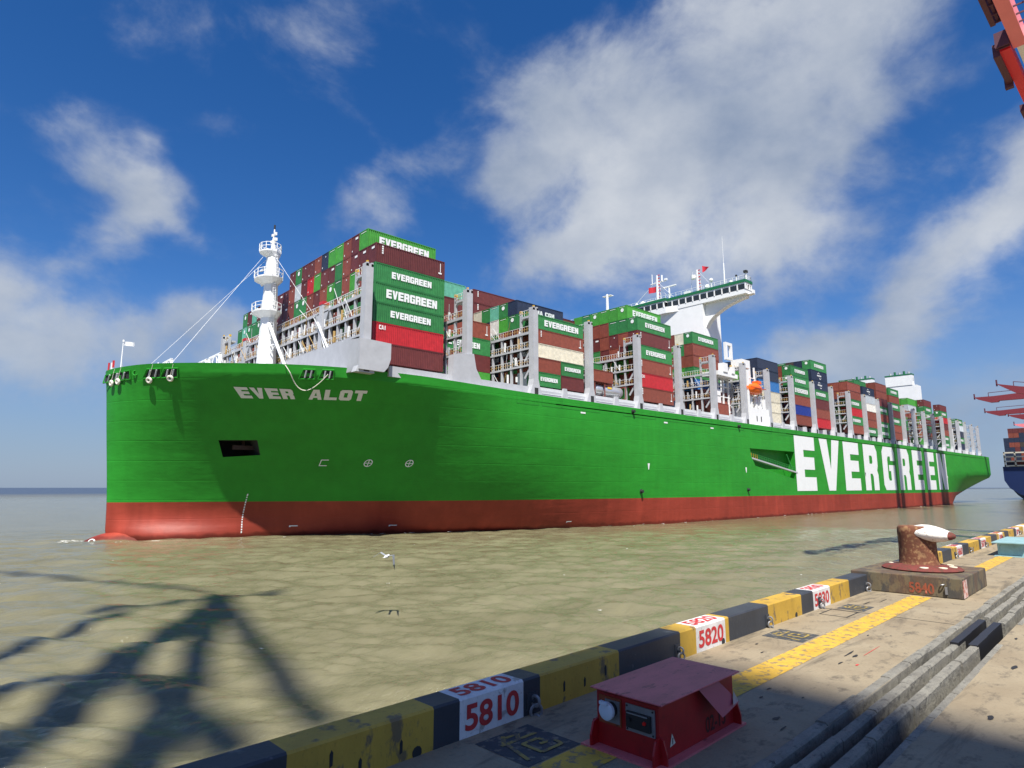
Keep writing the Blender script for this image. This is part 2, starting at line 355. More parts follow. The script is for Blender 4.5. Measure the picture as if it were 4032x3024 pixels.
# ================================================================== WATER
def make_water():
    import numpy as np
    m = bpy.data.materials.new('muddy_water'); m.use_nodes = True; t = m.node_tree; b = t.nodes['Principled BSDF']
    geo_ = t.nodes.new("ShaderNodeNewGeometry")
    def noise(scale, det, stretch, rot, ro=0.6, dist=0.0):
        mp_ = t.nodes.new("ShaderNodeMapping"); mp_.inputs['Scale'].default_value = stretch; mp_.inputs['Rotation'].default_value = (0, 0, rot)
        t.links.new(geo_.outputs['Position'], mp_.inputs['Vector'])
        n = t.nodes.new("ShaderNodeTexNoise"); n.inputs['Scale'].default_value = scale; n.inputs['Detail'].default_value = det; n.inputs['Roughness'].default_value = ro; n.inputs['Distortion'].default_value = dist
        t.links.new(mp_.outputs[0], n.inputs['Vector']); return n.outputs['Fac']
    cr_ = t.nodes.new("ShaderNodeValToRGB")
    cr_.color_ramp.elements[0].position = 0.35; cr_.color_ramp.elements[0].color = (0.138, 0.128, 0.070, 1)
    cr_.color_ramp.elements[1].position = 0.68; cr_.color_ramp.elements[1].color = (0.195, 0.180, 0.105, 1)
    t.links.new(noise(0.09, 7, (1, 2.2, 1), R(-42)), cr_.inputs[0])
    # clearer blue water far out
    sp_ = t.nodes.new("ShaderNodeSeparateXYZ"); t.links.new(geo_.outputs['Position'], sp_.inputs[0])
    rr = t.nodes.new("ShaderNodeMapRange"); rr.inputs['From Min'].default_value = 300; rr.inputs['From Max'].default_value = 800
    t.links.new(sp_.outputs[1], rr.inputs['Value'])
    fm = t.nodes.new("ShaderNodeMix"); fm.data_type = 'RGBA'; t.links.new(rr.outputs[0], fm.inputs['Factor'])
    t.links.new(cr_.outputs[0], fm.inputs['A']); fm.inputs['B'].default_value = (0.06, 0.085, 0.13, 1)
    t.links.new(fm.outputs['Result'], b.inputs['Base Color'])
    b.inputs['Roughness'].default_value = 0.16; b.inputs['IOR'].default_value = 1.33
    # ripples
    b1 = t.nodes.new("ShaderNodeBump"); b1.inputs['Distance'].default_value = 0.085; b1.inputs['Strength'].default_value = 1.0
    t.links.new(noise(1.5, 8, (0.5, 1.6, 1), R(-43), 0.66, 0.3), b1.inputs['Height'])
    b2 = t.nodes.new("ShaderNodeBump"); b2.inputs['Distance'].default_value = 0.12
    t.links.new(noise(0.35, 4, (0.5, 1.5, 1), R(-40), 0.6), b2.inputs['Height'])
    b3 = t.nodes.new("ShaderNodeBump"); b3.inputs['Distance'].default_value = 0.055
    t.links.new(noise(5.5, 5, (0.45, 1.6, 1), R(-45), 0.65, 0.3), b3.inputs['Height'])
    t.links.new(b2.outputs[0], b1.inputs['Normal']); t.links.new(b1.outputs[0], b3.inputs['Normal']); t.links.new(b3.outputs[0], b.inputs['Normal'])
    rf = t.nodes.new("ShaderNodeMapRange"); rf.inputs['To Min'].default_value = 0.09; rf.inputs['To Max'].default_value = 0.6
    t.links.new(rr.outputs[0], rf.inputs['Value']); t.links.new(rf.outputs[0], b.inputs['Roughness'])
    sf = t.nodes.new("ShaderNodeMapRange"); sf.inputs['To Min'].default_value = 0.5; sf.inputs['To Max'].default_value = 0.12
    t.links.new(rr.outputs[0], sf.inputs['Value']); t.links.new(sf.outputs[0], b.inputs['Specular IOR Level'])
    # one sheet: polar fan around the quay corner, finely divided near by and waved
    cx, cy = -43.0, -101.0
    rad = [0.0]+list(np.geomspace(6, 130, 540))+list(np.geomspace(140, 9000, 40))
    na = 1150
    th = np.linspace(0, 2*np.pi, na, endpoint=False)
    # angular density concentrated on the water side
    th = th - 0.55*np.sin(2*(th-R(50)))*0.5 - 0.35*np.sin(th-R(50))
    rr_ = np.array(rad[1:]); X = cx+np.outer(rr_, np.cos(th)); Y = cy+np.outer(rr_, np.sin(th))
    rng = np.random.RandomState(3); Z = np.zeros_like(X)
    for i in range(80):
        lam = 0.40*(16.0**rng.rand()); ang = R(47)+rng.randn()*0.42; k = 2*np.pi/lam
        amp = 0.0105*lam**0.85; ph = rng.rand()*7
        s_ = k*(X*np.cos(ang)+Y*np.sin(ang))+ph+0.9*np.sin((0.9/lam)*(X*np.cos(ang+1.57)+Y*np.sin(ang+1.57))+ph)
        Z += amp*(1.6*np.abs(np.sin(s_/2))-1.0)*np.clip(1.3-rr_[:, None]*0.25/(lam*24), 0, 1)
    Z *= np.clip((150-rr_[:, None])/60, 0, 1)
    verts = [(cx, cy, 0.0)]+list(zip(X.ravel().tolist(), Y.ravel().tolist(), Z.ravel().tolist()))
    faces = []
    nr = len(rr_)
    for j in range(na): faces.append((0, 1+j, 1+(j+1) % na))
    for i in range(nr-1):
        a = 1+i*na; c = 1+(i+1)*na
        for j in range(na):
            j2 = (j+1) % na; faces.append((a+j, c+j, c+j2, a+j2))
    me = bpy.data.meshes.new('water'); me.from_pydata(verts, [], faces); me.materials.append(m)
    me.polygons.foreach_set('use_smooth', [True]*len(me.polygons))
    o = bpy.data.objects.new('water', me); COL.objects.link(o); struct(o)
make_water()

fo = MB(); rf_ = random.Random(9)
def fleck(x, y, a, b, rot, m=0):
    n = 8; i = len(fo.v); c, s__ = math.cos(rot), math.sin(rot)
    for k in range(n):
        t = 2*math.pi*k/n; u, v = a*math.cos(t)*rf_.uniform(.5, 1.1), b*math.sin(t)*rf_.uniform(.5, 1.1)
        fo.v.append((x+u*c-v*s__, y+u*s__+v*c, .13+.05*rf_.random()))
    fo.f.append(tuple(range(i, i+n))); fo.m.append(0)
for k in range(26): fleck(rf_.uniform(-60, 60), rf_.uniform(-90, -30), rf_.uniform(.08, .25), rf_.uniform(.02, .05), R(-42)+rf_.uniform(-.3, .3))
for k in range(22): fleck(-28.6+rf_.uniform(-1.6, .8), rf_.uniform(-3.2, .5), rf_.uniform(.15, .6), rf_.uniform(.04, .12), R(-42))
for k in range(60):
    t = rf_.random(); fleck(-26+t*330, -(5.2+25.8*min(1, (t*330/95))**.8)-rf_.uniform(.2, 1.2), rf_.uniform(.2, .9), rf_.uniform(.03, .08), rf_.uniform(-.4, .2))
o = fo.build('foam', [mat('foam_white', (.72,.71,.66), .8)]); o['kind'] = 'stuff'; tag(o, 'scattered white foam flecks on the muddy water along the hull', 'foam')
# ================================================================== SHIP
ship = empty('container_ship', (150, 0, 0), 0, 20)
tag(ship, 'huge green container ship with red boot topping and giant white letters along its side', 'container ship')
def part(mb, name, mats, parent=ship, smooth=False, angle=40):
    o = mb.build(name, mats, None, smooth=smooth, angle=angle)
    o.parent = parent; o.matrix_parent_inverse = Matrix.Translation(-Vector(ship.location)) if parent is ship else Matrix.Identity(4)
    return o
def under_ship(o):
    o.parent = ship; o.matrix_parent_inverse = Matrix.Translation(-Vector(ship.location)); return o
def interp(x, P):
    if x <= P[0][0]: return P[0][1]
    for i in range(len(P)-1):
        a, b = P[i], P[i+1]
        if x <= b[0]:
            # smooth (Catmull-Rom) interpolation with end tangents
            p0 = P[i-1] if i > 0 else (2*a[0]-b[0], 2*a[1]-b[1]); p3 = P[i+2] if i+2 < len(P) else (2*b[0]-a[0], 2*b[1]-a[1])
            h = b[0]-a[0]; t = (x-a[0])/h
            m1 = 0.5*((b[1]-a[1])/h+(a[1]-p0[1])/max(a[0]-p0[0], 1e-6)); m2 = 0.5*((p3[1]-b[1])/max(p3[0]-b[0], 1e-6)+(b[1]-a[1])/h)
            return (2*t**3-3*t*t+1)*a[1]+(t**3-2*t*t+t)*h*m1+(-2*t**3+3*t*t)*b[1]+(t**3-t*t)*h*m2
    return P[-1][1]
WL = [(0,.22),(2,1.0),(5,2.3),(8.4,3.7),(12,5.0),(17.6,7.2),(21,8.9),(27,12.0),(34,15.8),(44,20.0),(54,23.3),(66,26.2),(81,28.7),(95,30.1),(110,30.6),(125,30.75),(140,30.75),(500,30.75)]
DK = [(0,.0),(.10,1.1),(.26,2.07),(.95,4.75),(2.5,8.7),(6.7,14.0),(10.7,17.4),(17.3,22.6),(22.9,26.3),(27.7,28.3),(33.7,29.6),(40.7,30.4),(51,30.75),(60,30.75),(70,30.75),(500,30.75)]
SH = [(-27,23.55),(-9,23.5),(-4,23.3),(1,23.1),(7,22.95),(14,22.7),(22,22.5),(32,22.36),(42,22.35),(52,22.35),(500,22.35)]
STEM = [(-11,-22.0),(-4,-22.6),(-1.5,-23.2),(0,-24.2),(.9,-24.75),(2.2,-24.85),(5.2,-25.0),(15,-25.9),(22,-26.5),(24,-26.75)]
def stem_x(z): return interp(z, STEM)
def hb(x, z):
    zd = interp(x, SH); sx = stem_x(z); d = max(x-sx, 0.0)
    zk = zd-1.35
    t = max(0.0, min(z/zk, 1.0))
    wl = interp(d, WL); dk = interp(d, DK)
    w_ = max(0.0, min(1.0, (d-20)/38.0)); w_ = w_*w_*(3-2*w_)
    B = (1-w_)*t**1.5+w_*(1-(1-t)**2.1)          # hollow flare forward, full shoulders aft of it
    fl = 0.42*max(0.0, min(1.0, d/3))*max(0.0, 1-d/52)       # bulwark flare above the knuckle
    dkk = max(dk-fl*1.35, 0.6*dk)
    y = wl+(dkk-wl)*B
    if z > zk: y += (dk-dkk)*min(1, (z-zk)/1.35)
    if z < 0: y *= max(0.0, 1-(-z/30)**2)
    # bulb shoulder at the waterline
    y += 2.2*math.exp(-((x+17.5)/8.5)**2)*math.exp(-(max(z, 0)/2.0)**2)*min(1, d/2.5)
    return y
def stern_hb(x, z):
    y = hb(x, z)
    if x > 282 and z < 12.5:
        low = min(1.0, (12.5-z)/12.5)
        y *= max(0.08, 1-min(0.9, 0.92*((x-282)/100.0)**0.95)*low)
    if x > 340: y *= 1-0.05*((x-340)/24.0)**2
    return y
def make_hull():
    zs = [-6,-3,-1.5,-.7,0,.5,1,1.6,2.3,3.2,4.2,5.1]+[6.2,7.5,9,10.5,12,13.5,15,16.3,17.6,18.8,19.8,20.6,21.2]
    fr = [0,.04,.1,.2,.35,.6,1,1.5,2.2,3.0,4,5.2,6.5,8,9.6,11.3,13,15,17,19,21,23,25,27,29,31,33.5,36,39,42,45,48,52,56,60,65,70,76,82,90,100,115,135,160,190,220,250,280,300,325,335,345,355,365,375,384,388.5]
    ns = len(fr)
    zl = []
    rows = []       # each row: list of (x, y, z) on the port side
    for z in zs: zl.append(('abs', z))
    for k in (0, .25, .5, .75, 1.0): zl.append(('bw', k))
    for kind, q in zl:
        row = []
        for f in fr:
            if kind == 'abs':
                z = q; x = stem_x(z)+f
            else:
                x0 = stem_x(23)+f; zd = interp(x0, SH); z = zd-1.35+1.35*q; x = stem_x(z)+f
            # stern overhang: the underside rises towards the transom
            if f > 330:
                lim = 380.0-24*max(0.0, (11.5-z)/11.5)**1.15 if z < 11.5 else 382.5
                x = min(x, stem_x(z)+f if f < 340 else -25+330+(f-330)/(388.5-330)*(lim-330)-0.0)
            y = stern_hb(x, z)
            row.append((x, -y, z))
        rows.append(row)
    mb = MB(); nr = len(rows)
    idx = {}
    for side in (0, 1):
        for r in range(nr):
            for c in range(ns):
                x, y, z = rows[r][c]
                idx[(side, r, c)] = len(mb.v); mb.v.append((x, y if side == 0 else -y, z))
    for side in (0, 1):
        for r in range(nr-1):
            ztop = zl[r+1][1] if zl[r+1][0] == 'abs' else 99
            mi = 1 if ztop <= 5.11 else 0
            for c in range(ns-1):
                q = (idx[(side, r, c)], idx[(side, r, c+1)], idx[(side, r+1, c+1)], idx[(side, r+1, c)])
                mb.f.append(q); mb.m.append(mi)
    for r in range(nr-1):       # stem strip and transom
        ztop = zl[r+1][1] if zl[r+1][0] == 'abs' else 99; mi = 1 if ztop <= 5.11 else 0
        mb.f.append((idx[(0, r, 0)], idx[(1, r, 0)], idx[(1, r+1, 0)], idx[(0, r+1, 0)])); mb.m.append(mi)
        mb.f.append((idx[(0, r, ns-1)], idx[(1, r, ns-1)], idx[(1, r+1, ns-1)], idx[(0, r+1, ns-1)])); mb.m.append(mi)
    for c in range(ns-1):       # deck and bottom
        mb.f.append((idx[(0, nr-1, c)], idx[(0, nr-1, c+1)], idx[(1, nr-1, c+1)], idx[(1, nr-1, c)])); mb.m.append(2)
        mb.f.append((idx[(0, 0, c)], idx[(0, 0, c+1)], idx[(1, 0, c+1)], idx[(1, 0, c)])); mb.m.append(1)
    def hull_mat(name, col, seam, streak=False):
        m = bpy.data.materials.new(name); m.use_nodes = True; t = m.node_tree; b = t.nodes['Principled BSDF']
        b.inputs['Roughness'].default_value = 0.5; b.inputs['Specular IOR Level'].default_value = 0.25
        g = t.nodes.new("ShaderNodeNewGeometry")
        def nz(sc, st, det=5):
            mp_ = t.nodes.new("ShaderNodeMapping"); mp_.inputs['Scale'].default_value = st; t.links.new(g.outputs['Position'], mp_.inputs['Vector'])
            n = t.nodes.new("ShaderNodeTexNoise"); n.inputs['Scale'].default_value = sc; n.inputs['Detail'].default_value = det; t.links.new(mp_.outputs[0], n.inputs['Vector']); return n.outputs['Fac']
        def rg(v, a, c, lo, hi):
            r_ = t.nodes.new("ShaderNodeMapRange"); r_.inputs['From Min'].default_value = a; r_.inputs['From Max'].default_value = c
            r_.inputs['To Min'].default_value = lo; r_.inputs['To Max'].default_value = hi; t.links.new(v, r_.inputs['Value']); return r_.outputs[0]
        def ml(a, c):
            k = t.nodes.new("ShaderNodeMath"); k.operation = 'MULTIPLY'; t.links.new(a, k.inputs[0]); t.links.new(c, k.inputs[1]); return k.outputs[0]
        f = ml(rg(nz(0.12, (1, 1, 2)), .3, .7, .90, 1.06), rg(nz(0.9, (1, 1, .12)), .35, .7, .94, 1.04))
        # welded strakes
        sp = t.nodes.new("ShaderNodeSeparateXYZ"); t.links.new(g.outputs['Position'], sp.inputs[0])
        fr_ = t.nodes.new("ShaderNodeMath"); fr_.operation = 'PINGPONG'; t.links.new(sp.outputs[2], fr_.inputs[0]); fr_.inputs[1].default_value = 1.35
        sm = t.nodes.new("ShaderNodeMapRange"); sm.inputs['From Min'].default_value = 0.0; sm.inputs['From Max'].default_value = 0.10
        t.links.new(fr_.outputs[0], sm.inputs['Value'])
        bp = t.nodes.new("ShaderNodeBump"); bp.inputs['Distance'].default_value = seam; t.links.new(sm.outputs[0], bp.inputs['Height'])
        bp2 = t.nodes.new("ShaderNodeBump"); bp2.inputs['Distance'].default_value = 0.10; t.links.new(nz(0.35, (0.5, 0.5, 1.3), 3), bp2.inputs['Height'])
        t.links.new(bp.outputs[0], bp2.inputs['Normal']); t.links.new(bp2.outputs[0], b.inputs['Normal'])
        if streak:
            f = ml(f, rg(nz(0.5, (1, 1, .16), 7), .48, .72, 1.0, 1.22))
            f = ml(f, rg(nz(0.05, (1, .2, .1), 3), .45, .6, .86, 1.04))
            wz = t.nodes.new("ShaderNodeMath"); wz.operation = 'MULTIPLY_ADD'; t.links.new(nz(0.8, (1, 1, .3), 4), wz.inputs[0]); wz.inputs[1].default_value = -0.9; t.links.new(sp.outputs[2], wz.inputs[2])
            f = ml(f, rg(wz.outputs[0], -.15, .25, .5, 1.0))
        vm = t.nodes.new("ShaderNodeVectorMath"); vm.operation = 'SCALE'; vm.inputs[0].default_value = col; t.links.new(f, vm.inputs['Scale'])
        t.links.new(vm.outputs[0], b.inputs['Base Color'])
        return m
    M['hull_green'] = hull_mat('hull_green', (0.024, 0.27, 0.024), 0.012)
    M['hull_red'] = hull_mat('hull_red', (0.29, 0.045, 0.027), 0.010, True)
    o = part(mb, 'hull', [M['hull_green'], M['hull_red'], M['grey2']], smooth=True, angle=28)
    # recesses: anchor pocket and accommodation ladder pocket cut out of the shell
    cut = MB()
    cut.prism([(101.0,16.45),(125.3,16.5),(125.3,9.2),(103.3,12.3),(101.6,14.3)], 'y', -33, -28.6)
    yA = -hb(-11.5, 13)
    cut.prism([(-14.28,13.7),(-9.89,13.78),(-8.91,11.74),(-13.2,11.4)], 'y', -26, yA+5.5, 1)
    cm = cut.mesh('cut', [M['hull_green'], M['dark']]); co = bpy.data.objects.new('cut', cm); COL.objects.link(co)
    md = o.modifiers.new('b', 'BOOLEAN'); md.operation = 'DIFFERENCE'; md.object = co; md.solver = 'EXACT'; md.material_mode = 'TRANSFER'
    dg = bpy.context.evaluated_depsgraph_get(); me = bpy.data.meshes.new_from_object(o.evaluated_get(dg), depsgraph=dg)
    o.modifiers.clear()
    if len(me.polygons) > 500: o.data = me
    me.name = 'hull'
    bpy.data.objects.remove(co)
    return o
hull = make_hull()
def surf(x, z, off=0.05):
    e = 0.05
    y = -hb(x, z); nx = -(hb(x+e, z)-hb(x-e, z))/(2*e); nz_ = -(hb(x, z+e)-hb(x, z-e))/(2*e)
    n = Vector((nx, -1, nz_)).normalized()
    return Vector((x, y, z))+n*off

def subdiv(me, cuts):
    bm = bmesh.new(); bm.from_mesh(me); bmesh.ops.triangulate(bm, faces=bm.faces)
    bmesh.ops.subdivide_edges(bm, edges=bm.edges, cuts=cuts, use_grid_fill=True); bm.to_mesh(me); bm.free(); return me
bl = MB(); rings = []
for i in range(15):
    t = i/14; xx = -28.1+13.0*t; rr0 = math.sqrt(max(0.0, 1-((xx+20.6)/7.5)**2)) if xx < -20.6 else 1.0
    rings.append([(xx, 3.5*rr0*math.cos(a), -1.35+2.75*rr0*math.sin(a)) for a in [2*math.pi*k/20 for k in range(20)]])
bl.loft(rings); part(bl, 'bulbous_bow', [M['hull_red']], smooth=True, angle=70)
bm_ = MB(); bm_.torus((-26.6, -1.75, -.15), .42, .10, (-.6, -.8, .35), 14, 6); part(bm_, 'bulb_marking', [M['letter']])
# giant side lettering
its = [('E',125.6,12.8),('V',141.8,14.6),('E',159.4,12.5),('R',176,12.3),('G',193.3,12.4),('R',209.7,12.3),('E',226.3,12.0),('E',242.3,12.0),('N',258.3,13.2)]
me = letters_curve([(c, x, 6.2, ww, 14.7) for c, x, ww in its])
for v in me.vertices: v.co.z -= (v.co.x-190)*0
orient(me, lambda c: Vector((c.x, -30.80, c.y))); set_mat(me, M['letter'])
under_ship(from_mesh('side_lettering', me))
# ship name on the flare
for txt, TL, BL, TR_, BR in (('EVER', (-14.59,20.63), (-13.34,19.23), (-8.34,20.42), (-7.53,19.2)), ('ALOT', (-6.45,20.42), (-6.08,19.2), (.19,20.5), (.43,19.18))):
    me = word(txt, 1.0, 1.0, 0.16); subdiv(me, 3)
    def f_(c, TL=TL, BL=BL, TR_=TR_, BR=BR):
        u, v = c.x, c.y
        return surf((1-u)*((1-v)*BL[0]+v*TL[0])+u*((1-v)*BR[0]+v*TR_[0]), (1-u)*((1-v)*BL[1]+v*TL[1])+u*((1-v)*BR[1]+v*TR_[1]), 0.06)
    orient(me, f_); set_mat(me, M['namegrey']); under_ship(from_mesh('name_lettering', me))
# draught marks, tug marks, small white marks
mk = MB()
def mark_quad(x, z, w_, h_, m=0):
    mk.quad(surf(x-w_/2, z-h_/2), surf(x+w_/2, z-h_/2), surf(x+w_/2, z+h_/2), surf(x-w_/2, z+h_/2), m)
def mark_done(name):
    global mk
    part(mk, name, [M['letter']]); mk = MB()
for i in range(16):
    zz = 0.7+i*0.36; mark_quad(-8.93, zz, 0.16, 0.20 if i % 3 else 0.30)
mark_done('draught_marks')
for cx_ in (4.37, 9.6):
    for k in range(16):
        a0, a1 = 2*math.pi*k/16, 2*math.pi*(k+1)/16
        P = lambda a, r: surf(cx_+r*math.cos(a), 10.75+r*math.sin(a))
        mk.quad(P(a0, .42), P(a0, .54), P(a1, .54), P(a1, .42))
    mark_quad(cx_, 10.75, 0.10, 0.84); mark_quad(cx_-0.24, 10.75, 0.36, 0.10); mark_quad(cx_+0.24, 10.75, 0.36, 0.10); mark_done('thruster_mark')
mark_quad(-1.45, 10.75, 0.12, 0.9); mark_quad(-.98, 11.15, 0.85, 0.12); mark_quad(-.98, 10.35, 0.85, 0.12); mark_done('bulb_mark')
for x in (60.0, 98.5, 176.5, 272): mk.quad(surf(x-.35, 11.8), surf(x-.12, 10.6), surf(x+.12, 10.6), surf(x+.35, 11.8)); mark_done('tug_mark')
for x, z in ((-2.3,1.45),(10.6,1.35),(40.85,1.2)): mark_quad(x, z, 1.1, 0.14); mark_quad(x-.45, z-.12, .2, .1); mark_done('draught_mark')
for x in (40.5, 66, 84): mark_quad(x, 20.2, 1.3, 0.28); mark_done('position_mark')
for x, z in ((58.0,6.4),(98.8,6.6),(55,21.6),(96,21.4)):
    fx_ = MB(); p = surf(x, z, 0.02); fx_.lathe([(0.42,-0.08),(0.42,0),(0.30,0.0),(0.30,-0.5)], (p.x, p.y, p.z), 14, 0, 'y'); part(fx_, 'shell_opening', [M['dark']])
# shell doors of the side fairleads: thin dark outlines
seam_m = mat('seam_green', (0.016,0.16,0.02), 0.6)
def outline(x0, x1, z0, z1, t=0.055):
    sh = MB()
    for a, b, c, d in ((x0,x1,z0,z0+t),(x0,x0+t,z0,z1),(x1-t,x1,z0,z1)):
        n = max(1, int((b-a)/.8)); m_ = max(1, int((d-c)/.6))
        for k in range(n):
            for q in range(m_):
                xa, xb = a+(b-a)*k/n, a+(b-a)*(k+1)/n; za, zb = c+(d-c)*q/m_, c+(d-c)*(q+1)/m_
                sh.quad(surf(xa, za, .04), surf(xb, za, .04), surf(xb, zb, .04), surf(xa, zb, .04))
    part(sh, 'shell_seam', [seam_m])
for x0 in (24.5, 30.2, 34.8, 40.2, 52, 66.5, 73.6, 88, 102.4, 116.8, 131, 145.4, 159.8, 173.5, 187.5): outline(x0, x0+5.0 if x0 < 45 else x0+10.5, 20.55, 22.2)
# fairleads in the bow bulwark, roller fenders, ropes
def fairlead(x, zc=22.35):
    mb = MB(); w_ = 0.85
    A = [surf(x-w_*.75, zc+.55, .12), surf(x+w_*.75, zc+.55, .12), surf(x+w_, zc-.62, .12), surf(x-w_, zc-.62, .12)]
    for i in range(4): mb.tube(A[i], A[(i+1) % 4], 0.09, n=6)
    In = [surf(x-w_*.6, zc+.42, .05), surf(x+w_*.6, zc+.42, .05), surf(x+w_*.8, zc-.5, .05), surf(x-w_*.8, zc-.5, .05)]
    mb.quad(*In, 1)
    for k in (-.28, .28): mb.tube(surf(x+k, zc+.4, .16), surf(x+k, zc-.45, .16), 0.11, n=8, m=2)
    part(mb, 'fairlead', [M['hull_green'], M['dark'], M['grey2']])
for x in (-26.1, -25.6, -22.9, -21.3, -7.3, -5.25): fairlead(x)
fh = MB()
p = surf(-24.5, 22.5, .03); fh.torus(p, .34, .09, (-.6, -.75, 0.1), m=0); part(fh, 'hawse_hole', [M['hull_green']])
def ring_fender(x, z, name_label):
    mb = MB(); p = surf(x, z, .35); n_ = (surf(x, z, 1)-surf(x, z, 0)).normalized()
    mb.torus(p, .30, .17, n_, 16, 8); top = surf(x-.1, 23.4, .12)
    mb.tube(p+Vector((0, 0, .4)), top, .035, n=5)
    o = mb.build('rope_fender', [M['rope']], loc=(0, 0, 0), smooth=True); tag(o, name_label, 'fender', 'white ring fenders hung over the bow'); return o
ring_fender(-23.0, 21.5, 'white ring fender hung on a line over the bow, the left of the middle pair')
ring_fender(-21.1, 21.7, 'white ring fender hung on a line over the bow, the right of the middle pair')
ring_fender(-26.05, 21.5, 'small white ring fender hanging nearest the stem')
ring_fender(-25.6, 21.6, 'small white ring fender second from the stem')
# mooring line loop hanging down the flare
rp = MB(); pts = [Vector((-3.4, -8.3, 25.2))]
E0 = surf(-9.9, 23.4, .25); pts.append(E0); A1 = surf(-5.25, 22.3, .3)
for i in range(1, 17):
    t = i/16; x_ = E0.x+(A1.x-E0.x)*t; z_ = E0.z+(A1.z-E0.z)*t-4*t*(1-t)*2.0-0.6*math.sin(math.pi*t*t)
    p = surf(x_, min(z_, 23.0), 0.0); pts.append(Vector((x_, p.y-.5-.9*math.sin(math.pi*t)*.4, z_)))
rp.path(pts, 0.06)
o = rp.build('mooring_line', [M['rope']], smooth=True); tag(o, 'white mooring line hanging in a loop over the bow above the ship name', 'rope')

# ---------------------------------------------------------------- breakwater, coamings, foredeck gear
bwk = MB()
bwk.prism([(-26.6,27.2),(26.6,27.2),(29.4,26.9),(29.4,22.6),(-29.4,22.6),(-29.4,26.9)], 'x', -3.2, -2.75)
bwk.prism([(-3.2,26.95),(1.6,26.8),(1.6,24.6),(1.2,23.4),(0.6,22.7),(-3.2,22.7)], 'y', -29.9, -29.45)
bwk.prism([(-3.2,26.95),(1.6,26.8),(1.6,22.7),(-3.2,22.7)], 'y', 29.45, 29.9)
part(bwk, 'breakwater', [M['grey']])
co = MB()
co.box(2.0, 31, -28.9, -28.5, 22.4, 23.9)
co.prism([(12.2,22.4),(12.4,26.9),(16.3,27.5),(16.8,25.2),(18.6,22.4)], 'y', -29.9, -28.6)
for a, b in ((31,44),(45,59),(60.4,73.2),(74.8,88.4),(90,102.4),(117,129.8)):
    co.box(a, b, -28.95, -28.4, 22.36, 23.55); co.box(a+.3, b-.3, -28.75, -28.3, 23.56, 24.1, 1); co.box(a+1.0, b-1.2, -29.02, -28.96, 23.0, 23.14, 1)
    co.prism([(a+(b-a)*.44,22.36),(a+(b-a)*.56,22.36),(a+(b-a)*.53,24.35),(a+(b-a)*.47,24.35)], 'y', -29.4, -28.96)
for a, b in ((131,143.5),(145,157.5),(159,171.5),(173,185.5),(187,198.5),(200,212.4),(214,226),(228,239),(241,253),(255,266),(268,279),(280,292),(294,305),(307,318),(320,330)):
    co.box(a, b, -27.2, -26.8, 22.36, 24.2, 2)
    co.prism([(a+(b-a)*.46,22.36),(a+(b-a)*.56,22.36),(a+(b-a)*.54,24.0),(a+(b-a)*.48,24.0)], 'y', -29.4, -28.6)
co.box(8, 335, -26.5, 26.5, 22.36, 24.3, 2)
part(co, 'hatch_coaming', [M['grey'], M['lightgrey'], M['grey2']])
rl = MB()
fd = [(-26.2,4.9),(-24.2,9.5),(-20.4,13.6),(-16.6,16.8),(-9.8,22.0),(-4.4,25.6),(1,27.8)]
for (x, y) in ((-15,-9),(-15,-3),(-15,3),(-15,9),(-19,0)):
    gr = MB()
    gr.box(x-1.2, x+1.2, y-1.6, y+1.6, 22.6, 24.6); gr.torus((x, y, 25.0), 1.0, .09, (1, 0, 0), 14, 6); gr.tube((x, y-2, 23.9), (x, y+2, 23.9), 0.8, n=12)
    gr.box(x-.2, x+.2, y-2.3, y-2.1, 23, 26.0); gr.box(x-.2, x+.2, y+2.1, y+2.3, 23, 26.0); gr.box(x-.15, x+.15, y-2.3, y+2.3, 25.9, 26.1); part(gr, 'windlass', [M['white']])
for x, y in ((-8,12),(-8,16),(-8,20),(-11,6)):
    gr = MB(); gr.lathe([(.55,0),(.55,2.6),(1.0,2.9),(1.0,3.3),(.6,3.6)], (x, y, 23), 12); part(gr, 'deck_ventilator', [M['white']])
js = MB(); js.tube((-25.2, -1.2, 22.5), (-25.2, -1.2, 28.0), .09, .05); js.tube((-25.2,-1.2,25.2), (-24.6,-.4,23), .05)
js.box(-25.3, -25.1, -1.3, -1.1, 27.8, 28.1)
part(js, 'jackstaff', [M['white']])
f1 = MB()
for i in range(6):
    x0 = -25.1+i*.22; x1 = x0+.22; s0 = .1*math.sin(i*1.1); s1 = .1*math.sin((i+1)*1.1)
    f1.quad((x0, -1.2+s0, 27.3), (x1, -1.2+s1, 27.3), (x1, -1.2+s1, 27.9), (x0, -1.2+s0, 27.9))
o = f1.build('jack_flag', [M['white']]); tag(o, 'small pale flag on the staff at the stem of the green ship', 'flag')
bh = MB(); bh.box(-26.1, -25.7, .4, .9, 23.4, 24.9); bh.box(-26.0, -25.75, .2, .45, 24.2, 25.2, 1); bh.tube((-26.2, 1.6, 23.4), (-26.2, 1.6, 25.0), .12, n=8, m=1)
part(bh, 'stem_fitting', [M['white'], M['redcap']])
rr_ = MB()
for (x, y) in ((-22,-8),(-21.2,-9)):
    rr_.tube((x, y, 23.3), (x, y, 24.2), .1, n=6)
part(rr_, 'bow_post', [M['white']])

